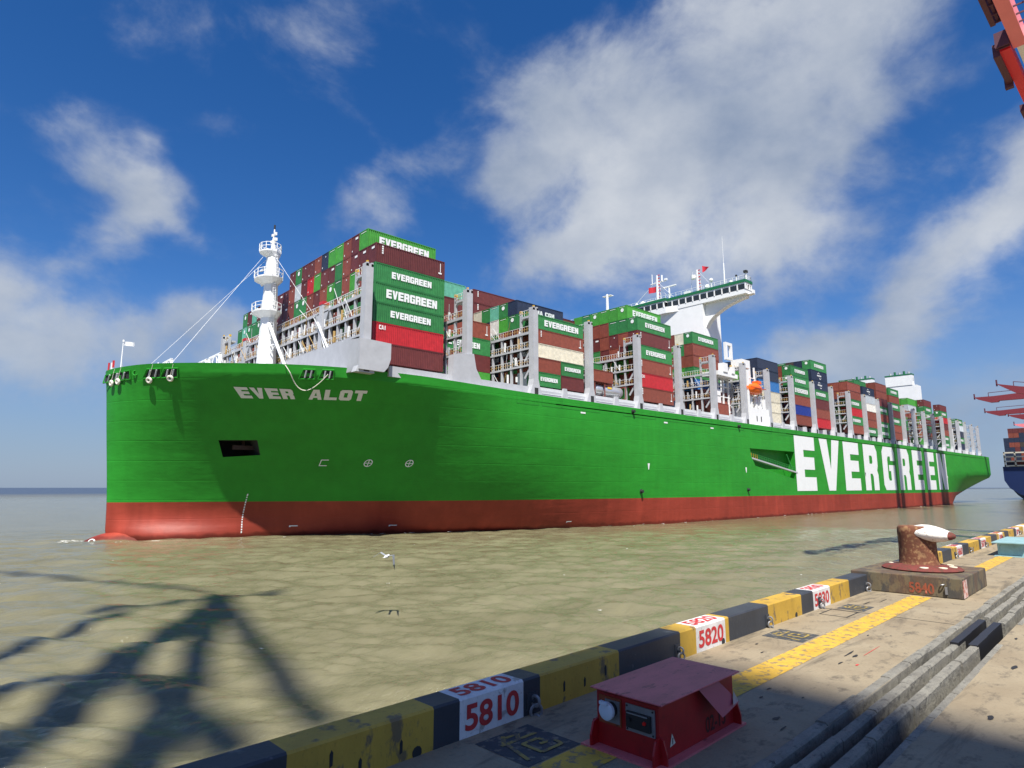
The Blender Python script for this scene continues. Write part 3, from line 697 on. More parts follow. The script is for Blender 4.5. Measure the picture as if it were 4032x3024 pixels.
# ---------------------------------------------------------------- foremast
mast = MB(); mx, my = -4.3, -0.2
def octa(z, r, n=8, sx=1.0): return [(mx+sx*r*math.cos(2*math.pi*(k+.5)/n), my+r*math.sin(2*math.pi*(k+.5)/n), z) for k in range(n)]
mast.loft([octa(22.5, 1.7), octa(30, 1.45), octa(35.6, 1.28), octa(41.5, 1.1), octa(46.4, 1.0), octa(47.4, 1.0)])
mast.tube((mx, my, 47.2), (mx, my, 49.6), .5, .22, 10); mast.tube((mx, my, 49.6), (mx, my, 51.4), .16, .10, 8)
mo = part(mast, 'foremast', [M['white']], smooth=True, angle=30)
def platform(zc, cone_h, rc, r0, sx, bigy):
    mb = MB()
    ring = [(mx+sx*math.cos(t)*r0-.3, my+bigy*math.sin(t)*r0+.5, zc) for t in [2*math.pi*(k+.5)/12 for k in range(12)]]
    low = [(mx+math.cos(t)*rc, my+math.sin(t)*rc, zc-cone_h) for t in [2*math.pi*(k+.5)/12 for k in range(12)]]
    mb.loft([low, [(p[0], p[1], zc-.02) for p in ring], [(p[0], p[1], zc+.22) for p in ring]])
    o = part(mb, 'mast_platform', [M['white']])
    rb = MB()
    for i in range(12):
        a = Vector(ring[i])+Vector((0, 0, .2)); b = Vector(ring[(i+1) % 12])+Vector((0, 0, .2))
        rb.tube(a, a+Vector((0, 0, 1.3)), .07, n=5)
        for h in (.7, 1.3): rb.tube(a+Vector((0, 0, h)), b+Vector((0, 0, h)), .06, n=5)
    r_ = rb.build('handrail', [M['white']]); r_.parent = o; return o
platform(46.9, .8, 1.05, 1.75, 1.0, 1.05); platform(42.1, .9, 1.15, 2.45, 0.9, 1.25); platform(36.2, .9, 1.35, 2.5, .9, 1.25)
def fit(name, mats=None):
    mb = MB()
    return mb, (lambda: part(mb, name, mats or [M['white'], M['dark']]))
for zc, hw_ in ((49.0, .9), (50.1, .6)):
    tp, done = fit('mast_crosstree'); tp.tube((mx, my-hw_, zc), (mx, my+hw_, zc), .10); tp.box(mx-.22, mx+.22, my-hw_-.1, my-hw_+.35, zc-.05, zc+.45); tp.box(mx-.22, mx+.22, my+hw_-.3, my+hw_+.1, zc-.05, zc+.35); done()
tp, done = fit('mast_light'); tp.tube((mx, my, 51.3), (mx, my, 52.0), .16, n=8, m=1); done()
tp, done = fit('radar'); tp.tube((mx-.3, my+2.0, 42.3), (mx-.3, my+2.0, 44.6), .26, .2, 8); tp.box(mx-.5, mx-.2, my+.2, my+3.9, 44.6, 44.85); tp.tube((mx-.35, my+3.8, 44.72), (mx-.35, my+4.1, 44.72), .2); done()
tp, done = fit('loud_hailer'); tp.tube((mx, my+2.6, 42.2), (mx, my+4.0, 42.25), .10); tp.tube((mx, my+3.7, 42.25), (mx, my+4.2, 42.25), .16, .3, 8); done()
tp, done = fit('searchlight'); tp.tube((mx-.3, my+2.8, 36.8), (mx-.3, my+2.8, 38.2), .25, .25, 8); done()
for z0, z1 in ((37.6, 41.2), (31.5, 35.6), (42.8, 46.2)):
    tp, done = fit('ladder')
    for dx in (-.22, .22): tp.tube((mx+dx, my-1.7, z0), (mx+dx, my-1.6, z1), .045, n=5)
    zz = z0
    while zz < z1: tp.tube((mx-.22, my-1.68, zz), (mx+.22, my-1.68, zz), .035, n=5); zz += .45
    tp.box(mx-.08, mx+.08, my-1.7, my-.8, z0, z0+.1); tp.box(mx-.08, mx+.08, my-1.7, my-.8, z1-.1, z1); done()
dv = MB()
dv.tube((mx-.4, my-1.0, 34.4), (-3.4, -7.6, 24.6), .30, .24, 10); dv.beam((mx, my-.9, 30.4), (mx+.2, my-3.9, 30.4), .2, .2); dv.beam((mx, my-.9, 28.6), (mx+.2, my-3.0, 30.3), .12, .14)
dv.tube((-2.6, -15.3, 31.9), (-2.6, -21.5, 24.6), .20, .14, 8); dv.tube((-2.5,-15.3,31.9), (-2.5,-19.4,25.2), .14, .1, 8)
part(dv, 'foredeck_derrick', [M['white']], smooth=True)
st = MB()
for a, b in (((mx, my+1.8, 46.6), (-21.8, 9.0, 23.6)), ((mx-.9, my+.6, 46.9), (-20.6, -6.5, 23.6)), ((mx, my-1.6, 45.6), (-2.0, -13.0, 33.5)), ((-2.0, -13, 33.5), (-2.6, -22.2, 23.4))):
    st.tube(a, b, .028, n=5)
part(st, 'mast_stay', [M['white']])

# ---------------------------------------------------------------- lashing bridges
def lashing_meshes(z1, seed, wide=False):
    """one bridge across the ship at x = 0: frame, rails, rods"""
    rnd = random.Random(seed)
    f = MB(); hw = 26.0; levels = [27.9, 30.85, 33.65]
    ys = [-hw+2.487*i for i in range(22)]
    for i, y in enumerate(ys):
        big = i in (4, 17)
        if big:
            f.box(-.5, .5, y-.55, y+.55, 22.4, 34.6); f.box(-.56, .56, y-.6, y+.6, 34.6, 35.1, 1)
            f.prism([(y-.6,30.4),(y-.6,33.4),(y-2.2,33.4)], 'x', -.3, .3) ; f.prism([(y+.6,30.4),(y+.6,33.4),(y+2.2,33.4)], 'x', -.3, .3)
        else:
            f.box(-.20, .20, y-.17, y+.17, 22.4, 33.6)
    for zz in levels:
        f.box(-.17, 1.3, -28.4, 28.4, zz-.16, zz-.02, 2); f.box(-.30, -.18, -28.4, 28.4, zz-.42 if zz > 33 else zz-.3, zz+.02)
    for s in (-1, 1):
        y0, y1 = sorted((s*28.45, s*29.65))
        f.box(-.55, .55, y0, y1, 25.2, 37.2)
        f.prism([(-.55,25.2),(.55,25.2),(.75,24.4),(1.25,22.36),(-1.55,22.36),(-.8,24.2)], 'y', y0-.03, y1+.03)
        f.box(-.40, .46, (y0 if s < 0 else y1-.02)-.05, (y0+.02 if s < 0 else y1)+.05, 22.5, 23.7, 2)
        # forked head
        f.box(-.5, -.2, y0, y1, 37.2, 37.8); f.box(.2, .5, y0, y1, 37.2, 37.8); f.box(-.5, .5, y0, y0+.2, 37.2, 37.6); f.box(-.5, -.25, y0, y0+.3, 37.8, 38.0, 3)
        # inner tower leg and arches
        ya = s*26.0
        f.box(-.2, .2, ya-.17, ya+.17, 33.6, 37.3); f.box(-.2, .2, ya-.2, ya+.2, 37.3, 37.7, 3)
        for zc in (36.4,):
            f.box(-.2, 1.2, min(ya, s*28.45), max(ya, s*28.45), zc-.22, zc+.15)
            for k in range(5):
                a0 = math.pi/2*k/5; a1 = math.pi/2*(k+1)/5
                ya0 = ya+s*(1-math.cos(a0))*1.1; ya1 = ya+s*(1-math.cos(a1))*1.1
                q = [(ya0, zc-1.3+1.1*math.sin(a0)), (ya1, zc-1.3+1.1*math.sin(a1)), (ya1, zc-.2), (ya0, zc-.2)]
                f.prism(q, 'x', -.18, .18)
        # knee braces
        for zb in (30.85, 27.9):
            f.beam((0, s*28.5, zb-.2), (0, s*26.9, zb-2.3), .16, .4)
    fm = f.mesh('lashing_frame', [M['grey'], M['redcap'], M['dark'], M['yellow']])
    r_ = MB()
    for zz in levels+[36.55]:
        ya, yb = (-28.3, 28.3)
        segs = [(-28.3, 28.3)] if zz < 36 else [(-28.3, -26), (26, 28.3)]
        for a, b in segs:
            y = a
            while y < b:
                r_.box(-.24, -.19, y-.03, y+.03, zz, zz+1.0, 0 if rnd.random() < .6 else 1); y += .62
            for h in (.5, 1.0): r_.box(-.25, -.2, a, b, zz+h-.03, zz+h+.03, 0 if h > .8 else 1)
    rm = r_.mesh('lashing_rail', [M['white'], M['ochre']])
    d = MB()
    for i in range(22):
        y = -hw+2.487*i
        for zz in (22.6, 25.1, 27.95, 30.9, 33.7):
            if zz > 33 and rnd.random() < .45: continue
            for k in range(2):
                if rnd.random() < .55:
                    ya = y+rnd.uniform(.3, 2.2); yb = ya+rnd.choice((-1, 1))*rnd.uniform(.4, 1.7)
                    zt = zz+rnd.uniform(1.5, 2.5); x_ = rnd.choice((-.62, 1.5))
                    d.tube((x_*.5, ya, zz), (x_*1.4, yb, zt), .045, n=4, m=0 if rnd.random() < .75 else 1)
            if rnd.random() < .65:
                ya = y+rnd.uniform(.4, 2.0); d.box(-.32, -.05, ya-.12, ya+.12, zz+.1, zz+rnd.uniform(.9, 1.9), 0 if rnd.random() < .6 else (1 if rnd.random() < .5 else 2))
    dm = d.mesh('lashing_rods', [M['white'], M['ochre'], M['grey2']])
    return fm, rm, dm
LM = [lashing_meshes(0, s) for s in (1, 2, 3)]
PX = [-2.0, 15.6, 30.0, 44.4, 59.4, 74.0, 88.6, 103.0, 115.8, 130.2, 144.3, 158.2, 172.2, 186.1, 199.2, 212.9, 226.6, 239.9, 253.1, 266.3, 279.5, 292.6, 305.6, 318.4, 335.5, 348.0]
for i, x in enumerate(PX):
    fm, rm, dm = LM[i % 3]
    o = under_ship(from_mesh('lashing_bridge', fm, loc=(x, 0, 0)))
    a = from_mesh('rail', rm); a.parent = o
    if i < 23: b = from_mesh('lashing_rods', dm); b.parent = o; b['kind'] = 'stuff'
    if i >= 24: o.scale = (1, .97, 1)

# ---------------------------------------------------------------- deckhouse
dh = MB()
TX0, TX1, WX1 = 104.0, 113.0, 107.4
dh.box(TX0, TX1, -18.4, 18.4, 22.4, 56.6)
for s in (-1, 1):       # sweeping brackets under the bridge wings
    prof = [(18.4,49.3),(18.9,50.3),(19.6,51.2),(20.8,52.2),(22.2,53.0),(23.8,53.75),(25.6,54.4),(28.2,55.05),(30.0,55.3),(30.0,55.9),(18.4,55.9)]
    dh.prism([(s*y, z) for y, z in prof], 'x', TX0+1.3, WX1-.2)
dh.box(TX0-.1, WX1, -30.75, 30.75, 55.9, 57.0)      # bridge deck
dh.box(TX0-1.1, TX0, -7.6, 7.6, 55.3, 57.0)
dh.prism([(TX0,7.6),(TX0-1.1,7.6),(TX0,11)], 'z', 55.3, 57.0); dh.prism([(TX0,-7.6),(TX0-1.1,-7.6),(TX0,-11)], 'z', 55.3, 57.0)
dh.box(TX0-.1, WX1, -30.75, 30.75, 58.45, 58.85)
dh.box(TX0-1.1, TX0-.12, -7.6, 7.6, 58.45, 58.85)
dh.box(TX0+.5, WX1-.4, -30.3, 30.3, 57.0, 58.45, 2)
dh.box(TX0-.7, TX0+.5, -7.2, 7.2, 57.0, 58.45, 2)
dh.box(TX0-.25, WX1+.15, -30.9, 30.9, 58.85, 59.6, 1); dh.box(TX0-1.35, TX0-.26, -7.7, 7.7, 58.85, 59.6, 1)
dh.box(TX0+1.5, TX0+3.2, -31.6, -30.75, 55.9, 56.1); dh.box(TX0+1.8, TX0+3.0, -31.7, -31.5, 56.1, 57.0)
dh.box(TX1-.5, TX1+9, -12.4, 12.4, 22.4, 34); dh.box(101.2, TX0-.02, -12, 12, 22.4, 30)
deckhouse = part(dh, 'deckhouse', [M['white'], M['roofgreen'], M['dark']])
def sub(mb, name, mats, parent, smooth=False):
    o = mb.build(name, mats, smooth=smooth); o.parent = parent; return o
wn_ = [(-29.7+2.16*i) for i in range(28)]
for y in wn_:
    if abs(y) > 8.4 or True:
        mb = MB(); xf = TX0-.02 if abs(y) > 7.5 else TX0-1.05
        mb.prism([(xf, 57.02), (xf-.18, 58.43), (xf+.02, 58.43), (xf+.2, 57.02)], 'y', y-.86, y+.86, 0)
        sub(mb, 'window', [M['glass']], deckhouse)
        fr_ = MB()
    for s in (-1.08,):
        pass
pl = MB()
for i in range(29):
    y = -30.75+2.16*i+.0
    xf = TX0-.1 if abs(y) > 8 else TX0-1.1
    pl.box(xf-.12, xf+.3, y-.14, y+.14, 57.0, 58.45)
for x in (105.0, 106.2, 107.2): pl.box(x-.12, x+.12, -30.8, -30.5, 57.0, 58.45)
pl.box(TX0-.05, WX1, -30.9, -30.76, 56.98, 57.1)
sub(pl, 'window_mullion', [M['white']], deckhouse)
wt = MB()
for y, z in ((-8.1,45.5),(-9.3,45.7),(-14.6,46.9),(-5.2,44.6)):
    wt.box(TX0-.06, TX0-.01, y-.28, y+.28, z-.4, z+.4)
wt.box(TX0-.06, TX0-.01, -14.9, -14.3, 46.4, 47.5)
for x, z in ((105.4,43.4),(108.0,43.0),(109.9,43.0)): wt.box(x-.4, x+.4, -18.46, -18.41, z-1, z+.9)
sub(wt, 'porthole', [M['glass']], deckhouse)
ra = MB()
def rail(mb, pts, h, step, r=.05, m=0):
    for i in range(len(pts)-1):
        a, b = Vector(pts[i]), Vector(pts[i+1]); n = max(1, int((b-a).length/step))
        for k in range(n+1):
            p = a.lerp(b, k/n); mb.tube(p, p+Vector((0, 0, h)), r, n=4, m=m)
        for hh in (h*.5, h): mb.tube(a+Vector((0, 0, hh)), b+Vector((0, 0, hh)), r*.9, n=4, m=m)
rail(ra, [(TX0+.3,-30.6,59.6),(TX0+.3,30.6,59.6)], 1.25, 1.7, .055); rail(ra, [(TX0+.3,-30.6,59.6),(WX1,-30.6,59.6)], 1.25, 1.1, .055); rail(ra, [(WX1,-30.6,59.6),(WX1,30.6,59.6)], 1.25, 1.7, .055)
sub(ra, 'roof_rail', [M['white']], deckhouse)
def rpart(name, fn):
    mb = MB(); fn(mb); sub(mb, name, [M['white'], M['flagred'], M['dark']], deckhouse)
def lattice(mb, x, y, z0, z1, w_):
    mb.tube((x, y, z0), (x, y, z1), w_*.45, w_*.3, 8); mb.tube((x+.9, y-.7, z0), (x+.3, y-.3, z1-.5), .1, n=5)
    zz = z0+.6
    while zz < z1: mb.box(x-.1, x+.1, y-.9, y-.2, zz, zz+.18, 1); zz += .95
def m1(b):
    lattice(b, 105.7, -3.3, 59.6, 67.9, 1.0); b.box(105.6, 105.9, -6.2, -1.0, 65.6, 65.8); b.tube((105.7,-1.6,65.8), (105.7,-1.6,68.6), .12); b.tube((105.7,-4.9,65.8), (105.7,-4.9,67.6), .25, n=6); b.box(105.4,106.0,-6.6,-5.8,65.8,66.3)
    for p, q in (((105.7,-3.3,66.5),(105.7,6,59.8)),((105.7,-3.3,66),(105.7,-9,59.8)),((105.7,-3.3,65),(106.9,-7,59.8))): b.tube(p, q, .06, n=4)
def m2(b):
    lattice(b, 105.7, -16.3, 59.6, 66.2, .95); b.lathe([(.1,-.7),(.7,-.5),(.75,.5),(.1,.7)], (105.7, -15.1, 64.4), 10); b.tube((105.7,-15,66),(105.7,-14,60), .04, n=4); b.tube((105.7,-16.3,66.2),(105.7,-21,60), .04, n=4); b.box(105.6,107.1,-16.3,-15.0,64.3,64.5)
def m3(b): b.tube((105.7, -24.2, 59.6), (105.7, -24.2, 66), .22, .16, 7); b.tube((105.7, -24.2, 66), (105.7, -24.2, 73.5), .07, .03, 6)
def m4(b): b.tube((106, -7.0, 59.6), (106, -7.0, 63.6), .3, .22, 7); b.box(105.8, 106.2, -9.3, -4.8, 63.6, 63.95)
def m5(b): b.tube((105.7, 15.2, 59.6), (105.7, 15.2, 66.5), .5, .35, 8); b.box(105.6,107.1,13.8,17.0,66.0,66.2)
rpart('signal_mast', m1); rpart('signal_mast', m2); rpart('whip_antenna', m3); rpart('radar', m4); rpart('signal_mast', m5)
for y, z, r in ((-19.2,60.5,.75),(-20.4,62.2,.55),(-26.0,60.3,.5),(1.8,60.4,.8),(4.0,60.3,.7),(10,60.3,.9)):
    rpart('radome', lambda b: (b.lathe([(r*.3,-r),(r*.8,-r*.6),(r,0),(r*.8,.6*r),(r*.3,r)], (105.6, y, z), 10), b.tube((105.6,y,59.6),(105.6,y,z-r*.5), .12)))
rpart('searchlight', lambda b: (b.tube((106, -30.0, 59.6), (106, -30.0, 62.0), .22, n=7), b.box(105.5,106.5,-30.4,-29.6,61.9,62.5, 2)))
rpart('searchlight', lambda b: (b.tube((106, -27.4, 59.6), (106, -27.4, 61.6), .14, n=6), b.box(105.8,106.2,-27.6,-27.2,61.5,62.0,2)))
for y in (-12.4,-13.4,0,2.6,-1.5): rpart('roof_locker', lambda b: b.box(105.5, 106.6, y-.4, y+.4, 59.7, 60.9))
def flag(x, y, z, w_, h_, tri, lab):
    mb = MB(); n = 6
    for i in range(n):
        a, b = i/n, (i+1)/n; ya, yb = y+w_*a, y+w_*b; sa, sb = .25*math.sin(5*a), .25*math.sin(5*b)
        ha, hb_ = (h_*(1-a), h_*(1-b)) if tri else (h_, h_)
        mb.quad((x+sa, ya, z-ha/2), (x+sb, yb, z-hb_/2-.02), (x+sb, yb, z+hb_/2), (x+sa, ya, z+ha/2))
    o = mb.build('flag', [M['flagred']]); tag(o, lab, 'flag'); return o
flag(105.7, -3.0, 63.9, 2.6, 1.7, False, 'square dark red flag on the left mast above the bridge roof')
flag(105.7, -17.9, 66.0, -2.2, 1.9, True, 'small red pennant flying right of the second mast on the bridge roof')
# low white side block, davit and gear
sb = MB()
sb.box(103.9, 115.2, -29.35, -22, 22.4, 26.9); sb.box(103.8, 104.5, -29.8, -29.3, 21.4, 36.2)
sb.box(103.8, 106.8, -28.8, -27.6, 33.0, 36.5); sb.box(103.2, 107.4, -28.9, -26, 37.0, 39.0); 
for x in (105.0, 106.6, 109.0, 111.3, 113.6): sb.box(x-.25, x+.35, -29.2, -28.6, 26.9, 29.6)
for x in (105.2, 109.5): sb.beam((x, -28.9, 27.2), (x+1.5, -28.6, 30.2), .5, .5)
for z in (28.4, 30.0, 31.4, 33.0, 35.0): sb.box(104.3, 112, -27.6, -27.3, z, z+.18)
for x in (104.4, 107, 109.6, 112): sb.box(x, x+.25, -27.7, -27.3, 27, 38)
sb.box(110.5, 112.6, -28.9, -28.4, 27.2, 30.2)
for x in (108.3, 110.6): sb.box(x, x+.35, -29.42, -29.36, 23.6, 24.9, 1)
sb.box(96.2, 97.0, -28.6, -28.0, 38.61, 41.59); sb.box(98.6, 99.4, -28.6, -28.0, 38.61, 41.59); sb.box(96.2, 99.4, -28.6, -28.0, 41.6, 42.3); sb.box(96.2, 99.4, -28.6, -28.0, 38.0, 38.6)
sb.box(92.5, 102, -28.2, -24, 33.8, 34.8); sb.box(95, 97, -28.4, -27, 34.8, 37); sb.box(99, 100.4, -28.4, -27, 34.8, 36.5)
for z in (25.5, 27.2, 29.0, 31.5): sb.box(91.5, 101.5, -26.2, -25.6, z, z+.2)
for x in (93, 95.5, 98, 100.5): sb.box(x, x+.22, -26.4, -26.0, 23, 33.8)
for x, z in ((94,29.2),(94,27.4),(97.5,24.6)): sb.box(x, x+2.2, -26.6, -26.0, z, z+1.5)
part(sb, 'lifeboat_deck', [M['white'], M['dark']])
lb = empty('lifeboat', (107.6, -29.2, 31.6))
tag(lb, 'bright orange enclosed lifeboat hung in its davits below the bridge', 'lifeboat')
h = MB(); rings = []
for i in range(13):
    t = i/12; x = -4.3+8.6*t; wv_ = (math.sin(math.pi*min(.97, max(.03, t)))**.55)
    rings.append([(x, 1.45*wv_*math.cos(a), (-1.25*wv_*abs(math.sin(a))**.8-.1 if math.sin(a) < 0 else (.35+1.35*wv_*math.sin(a)*(.75+.35*(t > .55))))) for a in [2*math.pi*k/16 for k in range(16)]])
h.loft(rings); hh = h.build('boat_hull', [M['orange']], smooth=True, angle=60); hh.parent = lb
h = MB(); h.box(1.3, 3.0, -.8, .8, 1.55, 2.3); h.box(-3.4, -2.4, -.2, .2, .9, 1.5); oo = h.build('canopy_hatch', [M['orange']]); oo.parent = lb
h = MB(); h.torus((0, 0, .15), 1, .01, (0, 0, 1)); h.box(-3.9, 4.0, -1.52, -1.40, .10, .28); oo = h.build('rubbing_strake', [mat('dark_orange', (0.45,0.06,0.01), .5)]); oo.parent = lb
# funnels
for (ya, yb) in ((-14.2, -2.6), (3.2, 14.8)):
    fn = MB(); fn.box(300, 303.4, ya, yb, 55.9, 60.9); fn.box(300.2, 307, ya-1.6, yb, 22.4, 55.8); fn.box(299.9, 303.6, ya-.1, yb+.1, 60.9, 61.5, 1)
    for k in range(5):
        yy = ya+1.5+k*2; fn.tube((301.5, yy, 61.5), (301.5, yy, 62.6+.5*(k % 2)), .5, n=8, m=1 if k % 2 else 2)
    fn.box(301.2, 302.4, ya-.06, ya-.01, 58.0, 59.6, 2)
    part(fn, 'funnel', [M['white'], M['roofgreen'], M['grey2']])
ef = MB(); ef.box(295.5, 299, -28.6, -27, 21.5, 33.5); ef.box(294.2, 295.6, -28.6, -27.5, 29.5, 32.5); ef.box(296.2, 297.0, -28.75, -28.6, 24, 31, 1); part(ef, 'engine_casing', [M['white'], M['grey']])
# accommodation ladder in its pocket
al = MB()
al.beam((101.9, -30.0, 14.2), (126.3, -30.4, 11.0), 1.0, .35)
ala = part(al, 'accommodation_ladder', [M['grey']])
rr2 = MB(); a, b = Vector((102.2, -30.4, 14.3)), Vector((125.2, -30.6, 11.4))
for k in range(25):
    p = a.lerp(b, k/24); rr2.tube(p, p+Vector((0, 0, 1.1)), .05, n=4, m=1 if k < 4 else 0)
for hh_ in (.6, 1.1): rr2.tube(a+Vector((0, 0, hh_)), b+Vector((0, 0, hh_)), .045, n=4)
rr2.beam((121.2, -30.5, 15.6), (123.6, -30.7, 11.8), .18, .18, 0)
oo = rr2.build('ladder_rail', [mat('ladder_green', (0.03,0.26,0.05), .5), M['yellow']]); oo.parent = ala
# anchor in its pocket
an = MB(); pa = surf(-11.3, 12.8, -1.6)
an.beam(pa+Vector((-1.6, 0, -.9)), pa+Vector((1.8, 0, -.9)), .5, .6); an.beam(pa+Vector((0, .4, -.9)), pa+Vector((0, .9, 1.0)), .4, .4)
part(an, 'anchor', [mat('anchor_rust', (0.05,0.025,0.018), .8)])

# ================================================================== CONTAINERS
def container_mesh(Lc, Hc, ribs, detail=True):
    mb = MB(); W_ = 2.438; d = .075; p = .12
    for x in (0, Lc-p):
        for y in (0, W_-p): mb.box(x, x+p, y, y+p, 0, Hc)
    for z0, z1 in ((0, .16), (Hc-.11, Hc)):
        mb.box(p, Lc-p, 0, p*.7, z0, z1); mb.box(p, Lc-p, W_-p*.7, W_, z0, z1); mb.box(0, p*.7, p, W_-p, z0, z1); mb.box(Lc-p*.7, Lc, p, W_-p, z0, z1)
    # corrugated long sides
    n = ribs; x0, x1 = p, Lc-p; st_ = (x1-x0)/n
    for side in (0, 1):
        prev = None
        pts = []
        for i in range(n):
            a = x0+i*st_
            pts += [(a, .015), (a+st_*.34, .015), (a+st_*.5, d+.02), (a+st_*.84, d+.02)]
        pts.append((x1, .015))
        for i in range(len(pts)-1):
            (xa, da), (xb, db) = pts[i], pts[i+1]
            ya, yb = (da, db) if side == 0 else (W_-da, W_-db)
            mb.quad((xa, ya, .16), (xb, yb, .16), (xb, yb, Hc-.11), (xa, ya, Hc-.11))
    mb.quad((.05, p, .1), (.05, W_-p, .1), (.05, W_-p, Hc-.1), (.05, p, Hc-.1)); mb.quad((Lc-.05, p, .1), (Lc-.05, W_-p, .1), (Lc-.05, W_-p, Hc-.1), (Lc-.05, p, Hc-.1))
    if detail:
        for k in range(5):
            y = .35+k*.435; mb.box(.03, .049, y-.06, y+.06, .2, Hc-.2)
    mb.quad((.02, .02, Hc-.04), (Lc-.02, .02, Hc-.04), (Lc-.02, W_-.02, Hc-.04), (.02, W_-.02, Hc-.04)); mb.quad((.02, .02, .04), (Lc-.02, .02, .04), (Lc-.02, W_-.02, .04), (.02, W_-.02, .04))
    return mb.mesh('container', [M['c_G']])
CM = {'40': container_mesh(12.19, 2.86, 38), '40f': container_mesh(12.19, 2.86, 16, False), '20': container_mesh(6.06, 2.86, 21)}
flat = lambda c: Vector((c.x, -.03, c.y))
EV_R = set_mat(orient(word('EVERGREEN', 7.0, .98, .10), lambda c: Vector((2.75+c.x, -.02, .98+c.y))), M['letter'])
EV_B = set_mat(orient(word('EVERGREEN', 8.9, 1.28, .10), lambda c: Vector((1.95+c.x, -.02, .82+c.y))), M['letter'])
EV_20 = set_mat(orient(word('EVERGREEN', 4.3, .8, .10), lambda c: Vector((.9+c.x, -.02, 1.1+c.y))), M['letter'])
CAI = set_mat(orient(word('CAI', 1.15, .62, .12), lambda c: Vector((.95+c.x, -.02, 1.85+c.y))), M['letter'])
CMA = set_mat(orient(word('CMA CGM', 5.6, .85, .14), lambda c: Vector((4.1+c.x, -.02, .95+c.y))), M['letter'])
def small(kind):
    mb = MB()
    if kind == 'circle':
        mb.f.append(tuple(range(16))); mb.m.append(0); mb.v = [(-.012, 1.22+.40*math.cos(-2*math.pi*k/16), 1.95+.40*math.sin(-2*math.pi*k/16)) for k in range(16)]
        mb.quad((-.012, .45, 2.58), (-.012, 2.0, 2.58), (-.012, 2.0, 2.64), (-.012, .45, 2.64))
    elif kind == 'tag': mb.quad((-.012, .35, 2.1), (-.012, 1.15, 2.1), (-.012, 1.15, 2.42), (-.012, .35, 2.42)); mb.quad((-.012, 1.9, .4), (-.012, 2.12, .4), (-.012, 2.12, .62), (-.012, 1.9, .62))
    elif kind == 'dot': mb.quad((-.012, 1.9, .4), (-.012, 2.12, .4), (-.012, 2.12, .66), (-.012, 1.9, .66)); mb.quad((-.012, .9, 2.1), (-.012, 1.1, 2.1), (-.012, 1.1, 2.3), (-.012, .9, 2.3))
    elif kind == 'line': mb.quad((-.012, .45, 2.5), (-.012, 2.0, 2.5), (-.012, 2.0, 2.58), (-.012, .45, 2.58))
    elif kind == 'code':
        for k in range(4): mb.quad((1.0, -.014, 2.35-k*.32), (1.26, -.014, 2.35-k*.32), (1.26, -.014, 2.58-k*.32), (1.0, -.014, 2.58-k*.32))
        mb.quad((11.3, -.014, 1.0), (11.42, -.014, 1.0), (11.42, -.014, 2.4), (11.3, -.014, 2.4)); mb.quad((11.0, -.014, .7), (11.6, -.014, .7), (11.6, -.014, .95), (11.0, -.014, .95))
    elif kind == 'arcs':
        for cx_, cz, s in ((5.6, 2.2, 1), (6.6, .55, -1)):
            for k in range(6):
                a0, a1 = math.pi*(.15+.7*k/6), math.pi*(.15+.7*(k+1)/6)
                P = lambda a, r: (cx_+r*math.cos(a), -.014, cz+s*(r*math.sin(a)-.6))
                mb.quad(P(a0, .62), P(a0, .8), P(a1, .8), P(a1, .62))
        for k in range(6): mb.quad((4.4+k*.55, -.014, 1.2), (4.8+k*.55, -.014, 1.2), (4.8+k*.55, -.014, 1.65), (4.4+k*.55, -.014, 1.65))
    return mb.mesh('marking', [M['letter']])
SM = {k: small(k) for k in ('circle', 'tag', 'dot', 'line', 'code', 'arcs')}
CN = dict(G='green', g='bright green', T='pale teal green', m='maroon', b='rust brown', R='bright red', N='dark navy blue', U='mid blue', V='royal blue', W='white', E='cream', Y='light grey', K='dark brown')
ORD = ['first','second','third','fourth','fifth','sixth','seventh','eighth','ninth','tenth','eleventh','twelfth','thirteenth','fourteenth','fifteenth','sixteenth','seventeenth','eighteenth','nineteenth','twentieth','twenty-first','twenty-second','twenty-third','twenty-fourth']
stuff = MB(); stuff_m = ['K','b','G','m','N','Y','g']; count = [0]
def lab(col, tier, row, bay, extra=''):
    t_ = ORD[tier]; r_ = 'outermost' if row == 0 else ORD[row]
    return ('%s container%s, %s layer, %s row, %s bay from bow' % (CN[col], extra, t_, r_, ORD[bay]))
def place(col, bay, row, tier, x, y, z, h, kind='40', sx=1.0, side=None, front=None, extra=''):
    o = from_mesh('shipping_container', CM[kind], loc=(x, y, z), scale=(sx, 1, h/2.9), mat_=M['c_'+col])
    tag(o, lab(col, tier, row, bay, extra), 'shipping container', 'shipping containers stacked on the green ship')
    count[0] += 1
    if side is not None: c = from_mesh('side_lettering', side); c.parent = o
    if front is not None: c = from_mesh('end_marking', front); c.parent = o
    return o
def fill(col, x0, x1, y, z, h, yw=2.42):
    """one more container of the uncounted rest"""
    stuff.box(x0, x1, y, y+2.42, z, z+h-.05, stuff_m.index(col))

